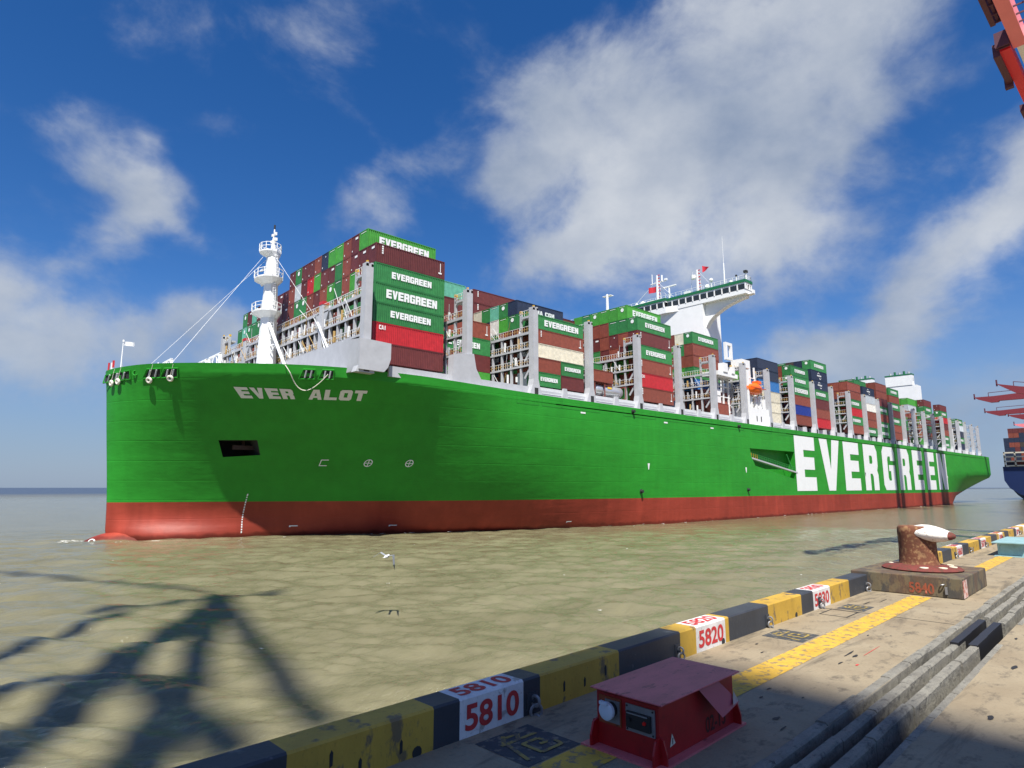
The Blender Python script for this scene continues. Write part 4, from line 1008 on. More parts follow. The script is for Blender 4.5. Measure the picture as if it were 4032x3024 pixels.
# --- first bay: twenty-two rows, seven layers, ends towards the bow
B1 = {7: ' gmbggNbmmGm', 6: 'mmmbGmmgRmYbmmmgGmTmG', 5: 'GbgbGgbmbGGbmmmmbGGGTG', 4: 'GGGGbGGbmGbbmmmbbmbbGb', 3: 'GGbGmbGNbGmbbGbmbGbGbb', 2: 'RbmGbbGmbGbbmGbRbmGbbm', 1: 'mbbGmbKGbGbmbGbbNbmbGb'}
FM = {'G': ('circle', 'line', 'circle'), 'g': ('line', 'circle', 'line'), 'T': ('circle',), 'm': ('tag', 'dot', 'tag', 'dot'), 'b': ('dot', 'dot', None), 'R': ('dot',), 'N': ('dot',), 'Y': (None,)}
rnd = random.Random(5)
for tier in range(1, 8):
    s = B1[tier]
    for r_ in range(22):
        if r_ >= len(s) or s[r_] == ' ': continue
        if tier == 6 and r_ > 20: continue
        c = s[r_]; y = -27.5+2.5*r_; z = 24.49+(tier-1)*2.915
        if (tier <= 2 or (tier == 3 and r_ > 12)) and r_ > 0:
            fill(c if c in stuff_m else rnd.choice(stuff_m), 0, 12.19, y, z, 2.915); continue
        side = None; ex = ''
        if r_ == 0:
            side = {5: EV_R, 4: EV_B, 3: EV_R, 2: CAI, 6: SM['code'], 1: None}.get(tier)
            if tier in (3, 4, 5): ex = ' with white lettering'
        if tier == 7 and r_ == 1: side = EV_B; ex = ' with white lettering'
        f = rnd.choice(FM[c]) if c in FM else None
        if c in 'Gg' and r_ in (0, 1, 4): f = 'line'
        if tier <= 2 and r_ > 0: f = None
        place(c, 0, r_, tier-1, 0, y, z, 2.915, '40', 1, side, SM[f] if f else None, ex)
# --- other bays: (bay number, x, length scale, first row side y, tier base, tier height, {row: colours from below}, lettered tiers)
def bay(no, x, y0, z0, h, rows, sx=1.0, side={}, far=False, mark=True):
    for r_, s in rows.items():
        for t_, c in enumerate(s):
            if c == '.': continue
            y = y0+2.5*r_; z = z0+t_*h
            if c == '_': fill(rnd.choice(stuff_m), x, x+12.19*sx, y, z, h); continue
            sd = None; ex = ''
            if (r_, t_) in side: sd = side[(r_, t_)]; ex = ' with white lettering' if sd in (EV_R, EV_B, CAI, CMA) else ' with white marks'
            elif c in 'Gg' and r_ == min(rows) : sd = EV_R; ex = ' with white lettering'
            elif c in 'mb' and r_ == min(rows) and not far: sd = SM['code']
            f = None
            if mark and c in 'GgmTR' and (t_ >= 4): f = SM[rnd.choice(('circle', 'line') if c in 'GgT' else ('tag', 'dot'))]
            place(c, no, r_, t_, x, y, z, h, '40f' if far else '40', sx, sd, f, ex)
# bay 2 (inner rows only, teal on top)
bay(1, 17.0, -28.6, 24.5, 3.05, {4: '__Gb', 5: '__mG', 7: '___GbmT', 8: '___G__m', 9: '______m', 10: '______b', 11: '______G'})
# bay 3
def half(no, r_, t_, c, x, y, z, h, sd, ex):
    o = from_mesh('shipping_container', CM['20'], loc=(x, y, z), scale=(.99, 1, h/2.9), mat_=M['c_'+c])
    tag(o, 'short '+lab(c, t_, r_, no, ex), 'shipping container', 'shipping containers stacked on the green ship')
    if sd is not None: q = from_mesh('side_lettering', sd); q.parent = o
    count[0] += 1
h3 = 2.5
for t_, (c1, c2) in enumerate((('G', 'm'), ('b', 'G'))):
    half(2, 0, t_, c1, 31.2, -28.6, 24.35+t_*h3, h3, EV_20 if c1 == 'G' else None, ' (forward)')
    half(2, 0, t_, c2, 37.35, -28.6, 24.35+t_*h3, h3, EV_20 if c2 == 'G' else None, ' (after)')
bay(2, 31.2, -28.6, 24.35, 2.52, {0: '..EbG'}, side={(0, 4): EV_B})
bay(2, 31.2, -28.6, 24.4, 2.72, {1: '_b_bG.', 2: '_G_mGN', 3: '_b_bgG', 4: '_N_GWT', 5: '_b_mNG', 6: '_G_bUE'}, side={(2, 5): CMA})
bay(2, 31.2, -28.6, 24.4, 2.67, {7: '____Gbmm', 8: '_____b_m', 9: '_______m', 10: '_______b'}, side={(7, 7): SM['code']})
# bay 4: tank and one short container outside, tall brown stack inside
half(3, 0, 1, 'b', 46.0, -28.6, 26.9, 2.3, SM['code'] if False else None, '')
bay(3, 45.8, -28.6, 24.5, 2.72, {2: '__', 3: '__G', 4: '__b', 6: '_____bm', 7: '_____mb', 8: '______b'})
tk = empty('tank_container', (46.6, -28.5, 24.3))
tag(tk, 'silver cylindrical tank container with an orange placard, lowest on the near side between lashing bridges', 'tank container')
mb = MB(); mb.lathe([(.35,-3.0),(.85,-2.85),(1.05,-2.6),(1.05,2.6),(.85,2.85),(.35,3.0)], (3.2+2.9, 1.2, 1.25), 18, 0, 'x'); q = mb.build('tank_shell', [M['steelw']], smooth=True); q.parent = tk
mb = MB(); mb.lathe([(.35,-1.0),(.85,-.85),(1.05,-.6),(1.05,.9),(.35,1.0)], (1.7, 1.2, 1.25), 18, 0, 'x'); q = mb.build('tank_shell', [M['steelw']], smooth=True); q.parent = tk
mb = MB()
for x in (.0, 2.95, 9.4):
    mb.box(x, x+.14, 0, .14, 0, 2.45); mb.box(x, x+.14, 2.3, 2.44, 0, 2.45); mb.box(x, x+.14, .14, 2.3, 0, .14); mb.box(x, x+.14, .14, 2.3, 2.31, 2.45)
q = mb.build('tank_frame', [M['c_b']]); q.parent = tk
mb = MB(); mb.quad((4.0, .13, 1.55), (5.3, .13, 1.55), (5.3, .22, 1.95), (4.0, .22, 1.95)); q = mb.build('placard', [M['yellow']]); q.parent = tk
# bay 5
bay(4, 60.4, -28.6, 24.5, 2.94, {0: 'bRbGmG', 1: '_b_mbGg', 2: '_G_bmGg', 3: '_m_mbbg', 4: '_b_Gmbg', 5: '_N_bbbG', 6: '_____b_', 7: '____mb', 8: '______'}, side={(0, 1): CAI, (1, 6): EV_B, (0, 5): EV_R})
# bay 6 (inner rows only)
bay(5, 75.6, -28.6, 24.5, 2.94, {5: '_____', 6: '_____', 3: '__'})
# bay 7
half(6, 0, 0, 'b', 90.0, -28.6, 24.1, 2.75, None, '')
bay(6, 89.9, -28.35, 24.5, 2.91, {2: '_NUGbbG', 3: '_bUgbGE', 4: '_N_Gbgb', 5: '______b', 1: '_b'}, side={(2, 6): EV_R, (2, 3): EV_R})
# bay 8
bay(7, 117.3, -28.6, 24.55, 2.87, {1: 'EEEUNN', 2: '_____N', 3: '_____b', 4: '_____N'}, mark=False, side={(1, 5): SM['tag'] if False else None})
F = lambda *a, **k: bay(*a, far=True, **k)
F(8, 131.8, -28.6, 24.6, 2.79, {0: 'bVbGGG', 1: '_____b', 2: '_____b', 3: '_____G'}, sx=.97, side={(0, 3): EV_B})
F(9, 145.8, -28.6, 24.6, 2.88, {0: 'RbmGNNG', 1: '______N', 2: '______K', 3: '______G'}, sx=.96, side={(0, 4): SM['arcs'], (0, 5): SM['arcs']})
F(10, 159.8, -28.6, 24.6, 2.8, {2: '_N_b', 4: '_m_mbb', 3: '___'}, sx=.96)
F(11, 173.6, -28.6, 24.6, 2.8, {0: 'bGRGbb', 1: '____bb', 2: '_____b', 3: '_____m'}, sx=.95)
F(12, 187.4, -28.6, 24.6, 2.78, {0: 'GbbWYN', 1: '_____NG', 2: '_____GG'}, sx=.93, side={(0, 5): SM['arcs']})
F(13, 200.6, -28.6, 24.6, 2.79, {0: 'GGbGmbb', 1: '____bbb', 2: '______b'}, sx=.93)
F(14, 214.2, -28.6, 24.6, 2.72, {0: 'bbGmGbG', 1: '_____bb', 2: '______G'}, sx=.93)
F(15, 227.9, -28.6, 24.6, 2.8, {1: '_NUUb', 2: '_m_bG', 3: '_b_m', 4: '_____m'}, sx=.92)
F(16, 241.2, -28.6, 24.6, 2.8, {2: '_K_Gb', 3: '_b_YmK', 4: '_____Gm'}, sx=.9)
F(17, 254.4, -28.6, 24.6, 2.8, {1: '_b_', 2: '_GKKbYg', 3: '_____bg', 4: '______g'}, sx=.9)
F(18, 267.6, -28.6, 24.6, 2.84, {1: '_b_mGGm', 2: '_K__GGg', 3: '_____Gg', 4: '_____bg'}, sx=.9)
F(19, 280.8, -28.6, 24.2, 2.72, {0: 'GGbmRGm'}, sx=.9)
F(20, 307.0, -28.6, 24.6, 2.85, {0: 'NG_YG', 1: '____m', 2: '____K', 3: '____Y'}, sx=.9)
F(21, 320.0, -28.6, 24.6, 2.85, {1: '_GmYG', 2: '____m'}, sx=.9)
print('containers', count[0])

# ================================================================== QUAY
QA = math.atan2(.35, 8.30); Q0 = Vector((-39.57, -99.0, 0)); QE1 = Vector((math.cos(QA), math.sin(QA), 0)); QE2 = Vector((-math.sin(QA), math.cos(QA), 0))
def Q(s, t, z=5.0): return Q0+QE1*s+QE2*t+Vector((0, 0, z))
def qbuild(mb, name, mats, o_=(0, 0, 0), parent=None, smooth=False, angle=40):
    """mesh coordinates are (s, t, z) relative to o_ in the quay frame"""
    if parent:
        o = mb.build(name, mats, smooth=smooth, angle=angle); o.parent = parent; return o
    o = mb.build(name, mats, loc=Q(o_[0], o_[1], o_[2]), rotz=QA, smooth=smooth, angle=angle); return o
def qempty(name, s, t, z=5.0): return empty(name, Q(s, t, z), QA, .5)

def concrete(name, base, dark, light, sc=1.0, bump=.004):
    m = bpy.data.materials.new(name); m.use_nodes = True; t = m.node_tree; b = t.nodes['Principled BSDF']; b.inputs['Roughness'].default_value = .88
    tc = t.nodes.new("ShaderNodeTexCoord")
    def nz(scale, det, st=(1, 1, 1), ro=.65, dist=0):
        mp_ = t.nodes.new("ShaderNodeMapping"); mp_.inputs['Scale'].default_value = st; t.links.new(tc.outputs['Object'], mp_.inputs['Vector'])
        n = t.nodes.new("ShaderNodeTexNoise"); n.inputs['Scale'].default_value = scale*sc; n.inputs['Detail'].default_value = det; n.inputs['Roughness'].default_value = ro; n.inputs['Distortion'].default_value = dist
        t.links.new(mp_.outputs[0], n.inputs['Vector']); return n.outputs['Fac']
    def rg(v, a, c, lo=0., hi=1.):
        r_ = t.nodes.new("ShaderNodeMapRange"); r_.inputs['From Min'].default_value = a; r_.inputs['From Max'].default_value = c; r_.inputs['To Min'].default_value = lo; r_.inputs['To Max'].default_value = hi
        t.links.new(v, r_.inputs['Value']); return r_.outputs[0]
    def mx_(f, a, c):
        x = t.nodes.new("ShaderNodeMix"); x.data_type = 'RGBA'; t.links.new(f, x.inputs['Factor'])
        for k, v in (('A', a), ('B', c)):
            if isinstance(v, tuple): x.inputs[k].default_value = (*v, 1)
            else: t.links.new(v, x.inputs[k])
        return x.outputs['Result']
    c = mx_(rg(nz(.9, 8), .35, .68), base, light)
    c = mx_(rg(nz(2.6, 9, (1, 1.7, 1), .7), .54, .66, 0, .75), c, dark)                 # tyre marks, stains
    c = mx_(rg(nz(.8, 6, (.35, 2.4, 1), .7, .6), .56, .68, 0, .55), c, tuple(v*.55 for v in dark))
    c = mx_(rg(nz(3.2, 4, (.5, 1.6, 1), .5, 1.0), .735, .75, 0, .9), c, (.014, .014, .014))   # small black spots
    c = mx_(rg(nz(26, 5, (1, 1, 1), .7), .52, .66, 0, .4), c, tuple(v*.7 for v in base))
    t.links.new(c, b.inputs['Base Color'])
    bp = t.nodes.new("ShaderNodeBump"); bp.inputs['Distance'].default_value = bump; t.links.new(nz(22, 8, (1, 1, 1), .75), bp.inputs['Height'])
    bp2 = t.nodes.new("ShaderNodeBump"); bp2.inputs['Distance'].default_value = bump*3; t.links.new(nz(5, 6), bp2.inputs['Height']); t.links.new(bp.outputs[0], bp2.inputs['Normal'])
    t.links.new(bp2.outputs[0], b.inputs['Normal']); return m
M['conc'] = concrete('quay_concrete', (.235,.185,.115), (.080,.066,.048), (.31,.255,.165))
M['conc2'] = concrete('trench_concrete', (.185,.172,.140), (.045,.045,.042), (.29,.275,.225), 2.6, .010)
M['yline'] = worn('yellow_line_paint', (.60,.36,.04), (.24,.18,.09), .20, 9, .8, .004, fine=45)
M['ky'] = worn('kerb_yellow', (.52,.32,.040), (.17,.12,.06), .17, 4, .65, .004, (1, 1, .6), fine=30)
M['kb'] = worn('kerb_black', (.036,.041,.050), (.14,.14,.135), .10, 5, .55, .004, fine=30)
M['kw'] = worn('kerb_white', (.70,.68,.65), (.33,.29,.26), .15, 6, .65, .003, fine=40)
M['numred'] = worn('number_red', (.50,.03,.03), (.60,.45,.42), .05, 10, .7, .001)
M['rust'] = worn('rust', (.16,.055,.025), (.30,.16,.07), .22, 9, .85, .010, col3=(.05,.018,.010), fine=40)
M['rustred'] = worn('rust_red_paint', (.17,.035,.025), (.10,.04,.02), .2, 7, .8, .008, fine=40)
M['rustwhite'] = worn('chipped_white', (.80,.77,.70), (.16,.08,.035), .12, 9, .6, .006, col3=(.62,.55,.42), fine=30)
M['plinth'] = worn('stained_plinth', (.13,.105,.06), (.06,.055,.045), .26, 4, .8, .008, (1, 1, .5), col3=(.20,.09,.03), fine=25)
M['redbox'] = worn('box_red', (.36,.007,.009), (.18,.010,.010), .10, 8, .45, .001, fine=35)
M['redlid'] = worn('pale_red_lid', (.60,.14,.145), (.22,.05,.05), .13, 5, .6, .002, (1, 2.5, 1), fine=30)  # lid and base plate in a paler red than the box body
M['teal'] = worn('teal_paint', (.27,.44,.44), (.20,.30,.30), .12, 8, .5, .001)
M['stencilblack'] = worn('stencil_black', (.05,.055,.058), (.20,.17,.12), .20, 7, .85, .003, fine=40)
M['stencilyellow'] = worn('stencil_yellow', (.33,.24,.06), (.12,.10,.07), .22, 10, .85, .001)

S0, S1 = -60, 700
g = MB()
def strip(t0, t1, z, m=0):
    # subdivide along s near the camera for clean texture coordinates
    g.quad((S0, t0, z), (S1, t0, z), (S1, t1, z), (S0, t1, z), m)
strip(-2.17, .33, 0); strip(-400, -2.76, 0)
def wall(t, z0, z1, m=0): g.quad((S0, t, z0), (S1, t, z0), (S1, t, z1), (S0, t, z1), m)
wall(.33, -9, 0)
wall(-2.17, -.30, 0, 1); wall(-2.76, -.55, 0, 1); strip(-2.76, -2.17, -.50, 1)
o = qbuild(g, 'quay', [M['conc'], M['conc2']], (0, 0, 5)); struct(o)
# crane cable trench: border, two beams, slots between
def beam_run(t0, t1, ztop, zbot, seed, label, jog=0.012):
    rn = random.Random(seed); mb = MB(); s = -14.0
    while s < 75:
        l_ = rn.uniform(.75, 1.25); a = rn.uniform(-jog, jog); zt = ztop+rn.uniform(-.012, .012)
        if not (7.1 < s < 9.3 and seed != 1):
            mb.prism([(t0+a, zbot), (t0+a, zt-.02), (t0+a+.018, zt), (t1+a-.015, zt), (t1+a, zt-.02), (t1+a, zbot)], 'x', s, s+l_-.012)
        s += l_
    o = qbuild(mb, 'trench_curb', [M['conc2']], (0, 0, 5)); tag(o, label, 'concrete curb', 'concrete curbs of the cable trench'); return o
beam_run(-2.175, -2.06, .022, -.45, 1, 'rough concrete curb of the cable trench nearest the yellow line')
beam_run(-2.385, -2.285, .012, -.48, 2, 'middle narrow concrete curb of the cable trench')
beam_run(-2.605, -2.50, .012, -.48, 3, 'concrete curb of the cable trench beside the deepest dark slot')
beam_run(-2.84, -2.75, .012, -.5, 4, 'thin concrete curb on the landward edge of the cable trench', .006)
rb = MB(); rb.box(0, .95, 0, .10, -.35, .035); rb.box(.98, 2.2, .012, .112, -.35, .03)
o = qbuild(rb, 'rubber_cover', [M['black']], (7.15, -2.385, 5)); tag(o, 'black rubber cover piece set in the middle trench curb', 'trench cover')
rb = MB(); rb.box(0, .8, 0, .105, -.35, .035); rb.box(.83, 2.1, .012, .115, -.35, .03)
o = qbuild(rb, 'rubber_cover', [M['black']], (7.15, -2.605, 5)); tag(o, 'black rubber cover piece set in the landward trench curb', 'trench cover')
# painted line
yl = MB(); yl.quad((-20, -1.19, .004), (11.4, -1.19, .004), (11.4, -.82, .004), (-20, -.82, .004)); yl.quad((15.2, -1.22, .004), (21.9, -1.22, .004), (21.9, -.82, .004), (15.2, -.82, .004)); yl.quad((25.5, -1.22, .004), (120, -1.22, .004), (120, -.82, .004), (25.5, -.82, .004))
o = qbuild(yl, 'quay_line_marking', [M['yline']], (0, 0, 5)); struct(o)
jt = MB()
for s_ in (-3.4, 8.72, 20.5, 33, 46): jt.quad((s_, -2.05, .003), (s_+.02, -2.05, .003), (s_+.02, -.02, .003), (s_, -.02, .003))
for a, b, c, d in ((8.08,8.70,-.64,-.62),(8.08,8.70,-.2,-.18),(8.08,8.10,-.62,-.2),(8.68,8.70,-.62,-.2)): jt.quad((a, c, .005), (b, c, .005), (b, d, .005), (a, d, .005))
o = qbuild(jt, 'quay_joints', [M['dark']], (0, 0, 5)); struct(o)
rs = MB()
def splash(s, t, ln, wd, m=0, rot=0):
    n = 9; c = [(s+ln*math.cos(2*math.pi*k/n)*random.uniform(.5, 1.1), t+wd*math.sin(2*math.pi*k/n)*random.uniform(.5, 1.1)) for k in range(n)]
    i = len(rs.v); rs.v += [(p[0], p[1], .006) for p in c]; rs.f.append(tuple(range(i, i+n))); rs.m.append(m)
splash(5.05, -1.70, .07, .02); splash(5.9, -1.62, .5, .008); splash(6.9, -3.75, .12, .03); splash(5.6, -3.5, .35, .012); splash(5.5, -3.55, .3, .01)
for s_, t_, a_, b_ in ((5.5,-1.55,.10,.03),(5.6,-1.45,.22,.018),(5.0,-1.52,.10,.02),(6.3,-3.1,.16,.035),(4.0,-3.2,.10,.03),(3.35,-1.32,.06,.015),(3.0,-1.38,.05,.014),(5.2,-.35,.05,.014),(4.8,-.6,.06,.012),(6.9,-1.3,.06,.012),(9.8,-.45,.25,.012),(10.3,-.6,.3,.01),(3.3,-1.7,.05,.012),(8.2,-2.9,.1,.02),(2.5,-1.75,.08,.03),(2.3,-1.9,.10,.02),(1.0,-2.0,.1,.03)): splash(s_, t_, a_, b_, 1)
o = qbuild(rs, 'quay_paint_splashes', [mat('splash_red', (.55,.06,.05), .8), mat('tar_black', (.02,.02,.02), .7)], (0, 0, 5)); struct(o)

# kerb
KH, KW = .34, .325
SEG = [(-14,-9.2,'y'),(-9.2,-5.2,'k'),(-5.2,-3.4,'y'),(-3.4,-1.6,'k'),(-1.6,-.29,'y'),(-.29,0,'k'),(0,.81,'w'),(.81,1.05,'k'),(1.05,2.39,'y'),(2.39,3.74,'k'),(3.74,4.15,'y'),(4.15,4.98,'w'),(4.98,5.09,'y'),(5.09,6.44,'k'),(6.44,7.81,'y'),(7.81,8.36,'k'),(8.36,9.22,'w'),(9.22,10.31,'y'),(10.31,11.5,'k'),
 (14.3,15.4,'k'),(15.4,16.6,'y'),(16.6,17.3,'w'),(17.3,18.52,'y'),(18.52,19.75,'k'),(19.75,20.54,'y'),(20.54,21.36,'w'),(21.36,22.38,'k'),(22.38,24.17,'y'),(24.17,24.56,'k'),(24.56,25.57,'w'),(25.57,26.65,'y'),(26.65,27.96,'k'),(27.96,28.48,'y'),(28.48,29.4,'w'),(29.4,29.84,'y'),(29.84,30.93,'k'),(30.93,32.35,'y'),(32.35,33.11,'k'),(33.11,34.1,'w'),(34.1,35.4,'y')]
s_ = 35.4; i_ = 0
while s_ < 420: SEG.append((s_, s_+1.35, 'ky'[i_ % 2] if i_ % 4 else 'w')); s_ += 1.35; i_ += 1
kb = MB()
for a, b, c in SEG:
    mi = 'ykw'.index(c)
    ch = .018
    kb.prism([(0, 0), (0, KH-ch), (ch, KH), (KW-ch, KH), (KW, KH-ch), (KW, 0)], 'x', a, b, mi)
kerb = qbuild(kb, 'quay_kerb', [M['ky'], M['kb'], M['kw']], (0, 0, 5))
tag(kerb, 'low concrete kerb along the quay edge painted in black, yellow and white blocks', 'kerb')
def numplate(s0, s1, txt):
    w_ = s1-s0
    me = font_text(txt, .30, .80, .008, 'CENTER')
    xs = [v.co.x for v in me.vertices]; ys = [v.co.y for v in me.vertices]
    kx = w_*.84/(max(xs)-min(xs)); ky = .225/(max(ys)-min(ys)); cx_ = (max(xs)+min(xs))/2; y0 = min(ys)
    f = me.copy(); orient(f, lambda c: Vector((s0+w_/2+(c.x-cx_)*kx, -.004, .05+(c.y-y0)*ky))); set_mat(f, M['numred'])
    a = from_mesh('number_marking', f); a.parent = kerb
    tmesh = me.copy(); orient(tmesh, lambda c: Vector((s0+w_/2+(c.x-cx_)*kx, .05+(c.y-y0)*ky, KH+.003))); set_mat(tmesh, M['numred'])
    a = from_mesh('number_marking', tmesh); a.parent = kerb
for s0, s1, tx in ((0,.81,'5810'),(4.15,4.98,'5820'),(8.36,9.22,'5830'),(20.54,21.36,'5860'),(24.56,25.57,'5870'),(28.48,29.4,'5880'),(33.11,34.1,'5890')): numplate(s0, s1, tx)
hl = MB()
for s_, z0, z1 in ((-.62,.06,.17),(1.42,.10,.21),(1.76,.08,.18),(2.13,.12,.23),(-1.25,.14,.26),(-1.0,.02,.14),(-1.5,.05,.16)): hl.prism([(s_-.012,z0),(s_+.012,z0+.01),(s_+.014,z1-.02),(s_,z1),(s_-.014,z1-.03)], 'y', -.004, .02)
for s_ in (-.46, -3.0, 7.55, 4.9): hl.lathe([(.05,-.003),(.001,-.0035)], (s_, 0, .03), 10, 0, 'y')
q = qbuild(hl, 'weep_slot', [M['dark']], parent=kerb)
def ring(s, lab_, sc=1.0):
    e = qempty('mooring_ring', s, 0, 5.13)
    mb = MB(); mb.torus((0, -.05, 0), .035*sc, .012*sc, (1, .1, 0), 12, 6); mb.torus((.004, -.055, -.07*sc), .045*sc, .012*sc, (.4, 1, 0), 14, 6)
    mb.torus((0, -.06, -.12*sc), .03*sc, .011*sc, (1, .2, 0), 12, 6)
    q = mb.build('ring_links', [M['silver']], smooth=True); q.parent = e
    mb = MB(); mb.box(-.06*sc, .05*sc, -.014, 0, -.09, .07); mb.tube((-.02, 0, 0), (-.02, -.06, 0), .014, n=8); q = mb.build('backing_plate', [M['kb']]); q.parent = e
    tag(e, lab_, 'mooring ring', 'iron rings fixed to the kerb'); return e
ring(.93, 'dark iron ring on the kerb just right of the block numbered 5810', 1.35)
ring(3.66, 'iron ring on the kerb behind the red power box, left of the 5820 block', 1.1)
ring(6.38, 'iron ring on the kerb right of the 5820 block before a yellow block', 1.1)
ring(8.64, 'iron ring in front of the block numbered 5830', 1.1)
ring(11.35, 'iron ring on the kerb touching the bollard plinth', 1.3)
ring(20.2, 'iron ring on the kerb beyond the bollard just left of the 5860 block', 1.3)
ring(22.5, 'iron ring on the kerb between the 5860 and 5870 blocks', 1.3)
ring(25.4, 'pale iron ring beside the block numbered 5870', 1.3)
ring(29.3, 'iron ring beside the block numbered 5880', 1.3)
ring(34.0, 'pale round iron ring beside the block numbered 5890, farthest along the kerb', 1.5)

# stencilled squares with the character for danger
def wei(s, t, w_, d_, lab_):
    e = qempty('warning_stencil', s, t); tag(e, lab_, 'floor marking', 'black danger stencils on the quay')
    mb = MB(); mb.quad((0, 0, .003), (w_, 0, .003), (w_, d_, .003), (0, d_, .003)); q = mb.build('stencil_ground', [M['stencilblack']]); q.parent = e
    k = MB()
    def stroke(x0, y0, x1, y1, th=.07):
        a = Vector((x0, y0)); b = Vector((x1, y1)); d = (b-a).normalized(); n = Vector((-d.y, d.x))*th/2
        P = [a-n, b-n, b+n, a+n]; k.quad(*[(.5*w_+(p.x-.5)*w_*.86, .5*d_+(p.y-.5)*d_*.86, .006+.0004*len(k.f)) for p in P])
    stroke(.42,.98,.22,.74); stroke(.40,.90,.66,.90); stroke(.66,.90,.52,.74); stroke(.14,.72,.90,.72); stroke(.24,.70,.08,.06)
    stroke(.42,.54,.76,.54); stroke(.76,.54,.76,.34); stroke(.76,.34,.62,.36); stroke(.42,.54,.42,.12); stroke(.42,.12,.86,.12); stroke(.86,.10,.90,.30)
    q = k.build('stencil_character', [M['stencilyellow']]); q.parent = e
wei(.04, -.80, .66, .64, 'black danger stencil with yellow character beside the 5810 block, nearest')
wei(5.75, -.78, .66, .60, 'black danger stencil with yellow character on the ground right of the 5820 block')
wei(8.85, -.68, .62, .46, 'faint danger stencil on the ground beside the 5830 block, farthest')

# bollard
bo = qempty('mooring_bollard', 12.8, -.75)
tag(bo, 'rusty mooring bollard with a chipped white horn on a stained plinth at the quay edge', 'bollard')
mb = MB(); mb.prism([(-1.28,-.95),(1.28,-.95),(1.28,1.02),(-1.28,1.08)], 'z', 0, .40); q = mb.build('plinth', [M['plinth']]); q.parent = bo
bv = q.modifiers.new('bevel', 'BEVEL'); bv.width = .02; bv.segments = 2
mb = MB(); mb.lathe([(.76,0),(.78,.03),(.72,.07),(.50,.10),(.42,.12)], (0, 0, .40), 32); mb2 = mb
q = mb.build('base_flange', [M['rustred']], smooth=True, angle=50); q.parent = bo
# continuous body: stem rising and turning into the landward horn (towards -t)
body = MB(); rings = []
def el(c, ax, rs_, rt, n=20, tilt=0):
    return [(c[0]+rs_*math.cos(2*math.pi*k/n), c[1]+rt*math.sin(2*math.pi*k/n)*math.cos(tilt), c[2]+rt*math.sin(2*math.pi*k/n)*math.sin(tilt)) for k in range(n)]
body.loft([el((0,.04,.44), 0, .45, .45), el((0,.04,.50), 0, .40, .40), el((0,.045,.60), 0, .378, .378), el((0,.045,.85), 0, .368, .368), el((0,.045,1.05), 0, .365, .365), el((0,.045,1.20), 0, .372, .372), el((0,.045,1.30), 0, .365, .365), el((0,.045,1.335), 0, .335, .335), el((0,.045,1.345), 0, .28, .28)])
q = body.build('bollard_stem', [M['rust']], smooth=True, angle=50); q.parent = bo
horn = MB(); rings = []
for y, zc, rs_, rz in ((.15,1.20,.24,.10),(.06,1.20,.34,.150),(-.06,1.195,.388,.178),(-.20,1.185,.395,.185),(-.34,1.17,.375,.170),(-.47,1.155,.325,.140),(-.585,1.145,.24,.098)):
    rings.append([(rs_*math.cos(a)*1.0, y, zc+rz*math.sin(a)) for a in [2*math.pi*k/18 for k in range(18)]])
horn.loft(rings); q = horn.build('bollard_horn', [M['rustwhite']], smooth=True, angle=50); q.parent = bo
tip = MB(); rings = []
for y, zc, rs_, rz in ((-.54,1.148,.265,.105),(-.62,1.14,.205,.080),(-.675,1.14,.125,.050),(-.695,1.14,.05,.02)):
    rings.append([(rs_*math.cos(a), y, zc+rz*math.sin(a)) for a in [2*math.pi*k/18 for k in range(18)]])
tip.loft(rings); q = tip.build('horn_tip', [M['rustred']], smooth=True, angle=50); q.parent = bo
bt = MB()
for a in (-2.2, -1.55, -2.85, -.9, .3, 1.5): bt.lathe([(.085,0),(.085,.02),(.02,.028)], (.58*math.cos(a), .58*math.sin(a), .475), 14)
q = bt.build('bolt_cover', [mat('cream_filler', (.72,.66,.50), .8)]); q.parent = bo
nb = MB(); me = font_text('5840', .30, .8, .008); xs = [v.co.x for v in me.vertices]; 
orient(me, lambda c: Vector((-1.286, -.02-(c.x-min(xs))*.95, .06+c.y*.95))); set_mat(me, worn('faded_number', (.30,.07,.03), (.14,.07,.04), .2, 10)); q = from_mesh('plinth_number', me); q.parent = bo
wp = MB(); wp.quad((-1.26, -.957, .02), (-.86, -.957, .02), (-.86, -.957, .36), (-1.26, -.957, .36)); q = wp.build('plinth_patch', [worn('patch_white', (.65,.48,.42), (.45,.10,.05), .2, 8)]); q.parent = bo
pr_ = MB(); pr_.torus((-1.31, -.62, .26), .035, .012, (0, .3, 1), 10, 6); pr_.box(-1.33, -1.29, -.70, -.66, .08, .22); q = pr_.build('plinth_bracket', [M['silver']]); q.parent = bo

# red power box
bx = qempty('power_box', 1.42, -1.23)
tag(bx, 'low red steel power box with paler lid and round socket on the quay', 'power box')
def P(mb, name, mats, smooth=False): q = mb.build(name, mats, smooth=smooth); q.parent = bx; return q
mb = MB(); mb.box(-.62, .66, -.30, .32, .02, .47); P(mb, 'box_body', [M['redbox']])
mb = MB(); mb.box(-.73, .74, -.38, .42, 0, .018); P(mb, 'base_plate', [M['redlid']])
mb = MB()
mb.prism([(-.73,-.40),(.62,-.40),(.62,.31),(-.73,.31)], 'z', .488, .500); q = P(mb, 'box_lid', [M['redlid']]); bv = q.modifiers.new('b', 'BEVEL'); bv.width = .03; bv.affect = 'EDGES'; bv.limit_method = 'ANGLE'; bv.width = .004
mb = MB(); mb.loft([[(-.62,-.30,.44),(.60,-.30,.44),(.60,.27,.44),(-.62,.27,.44)], [(-.71,-.385,.4875),(.61,-.385,.4875),(.61,.30,.4875),(-.71,.30,.4875)]]); P(mb, 'lid_skirt', [M['redbox']])
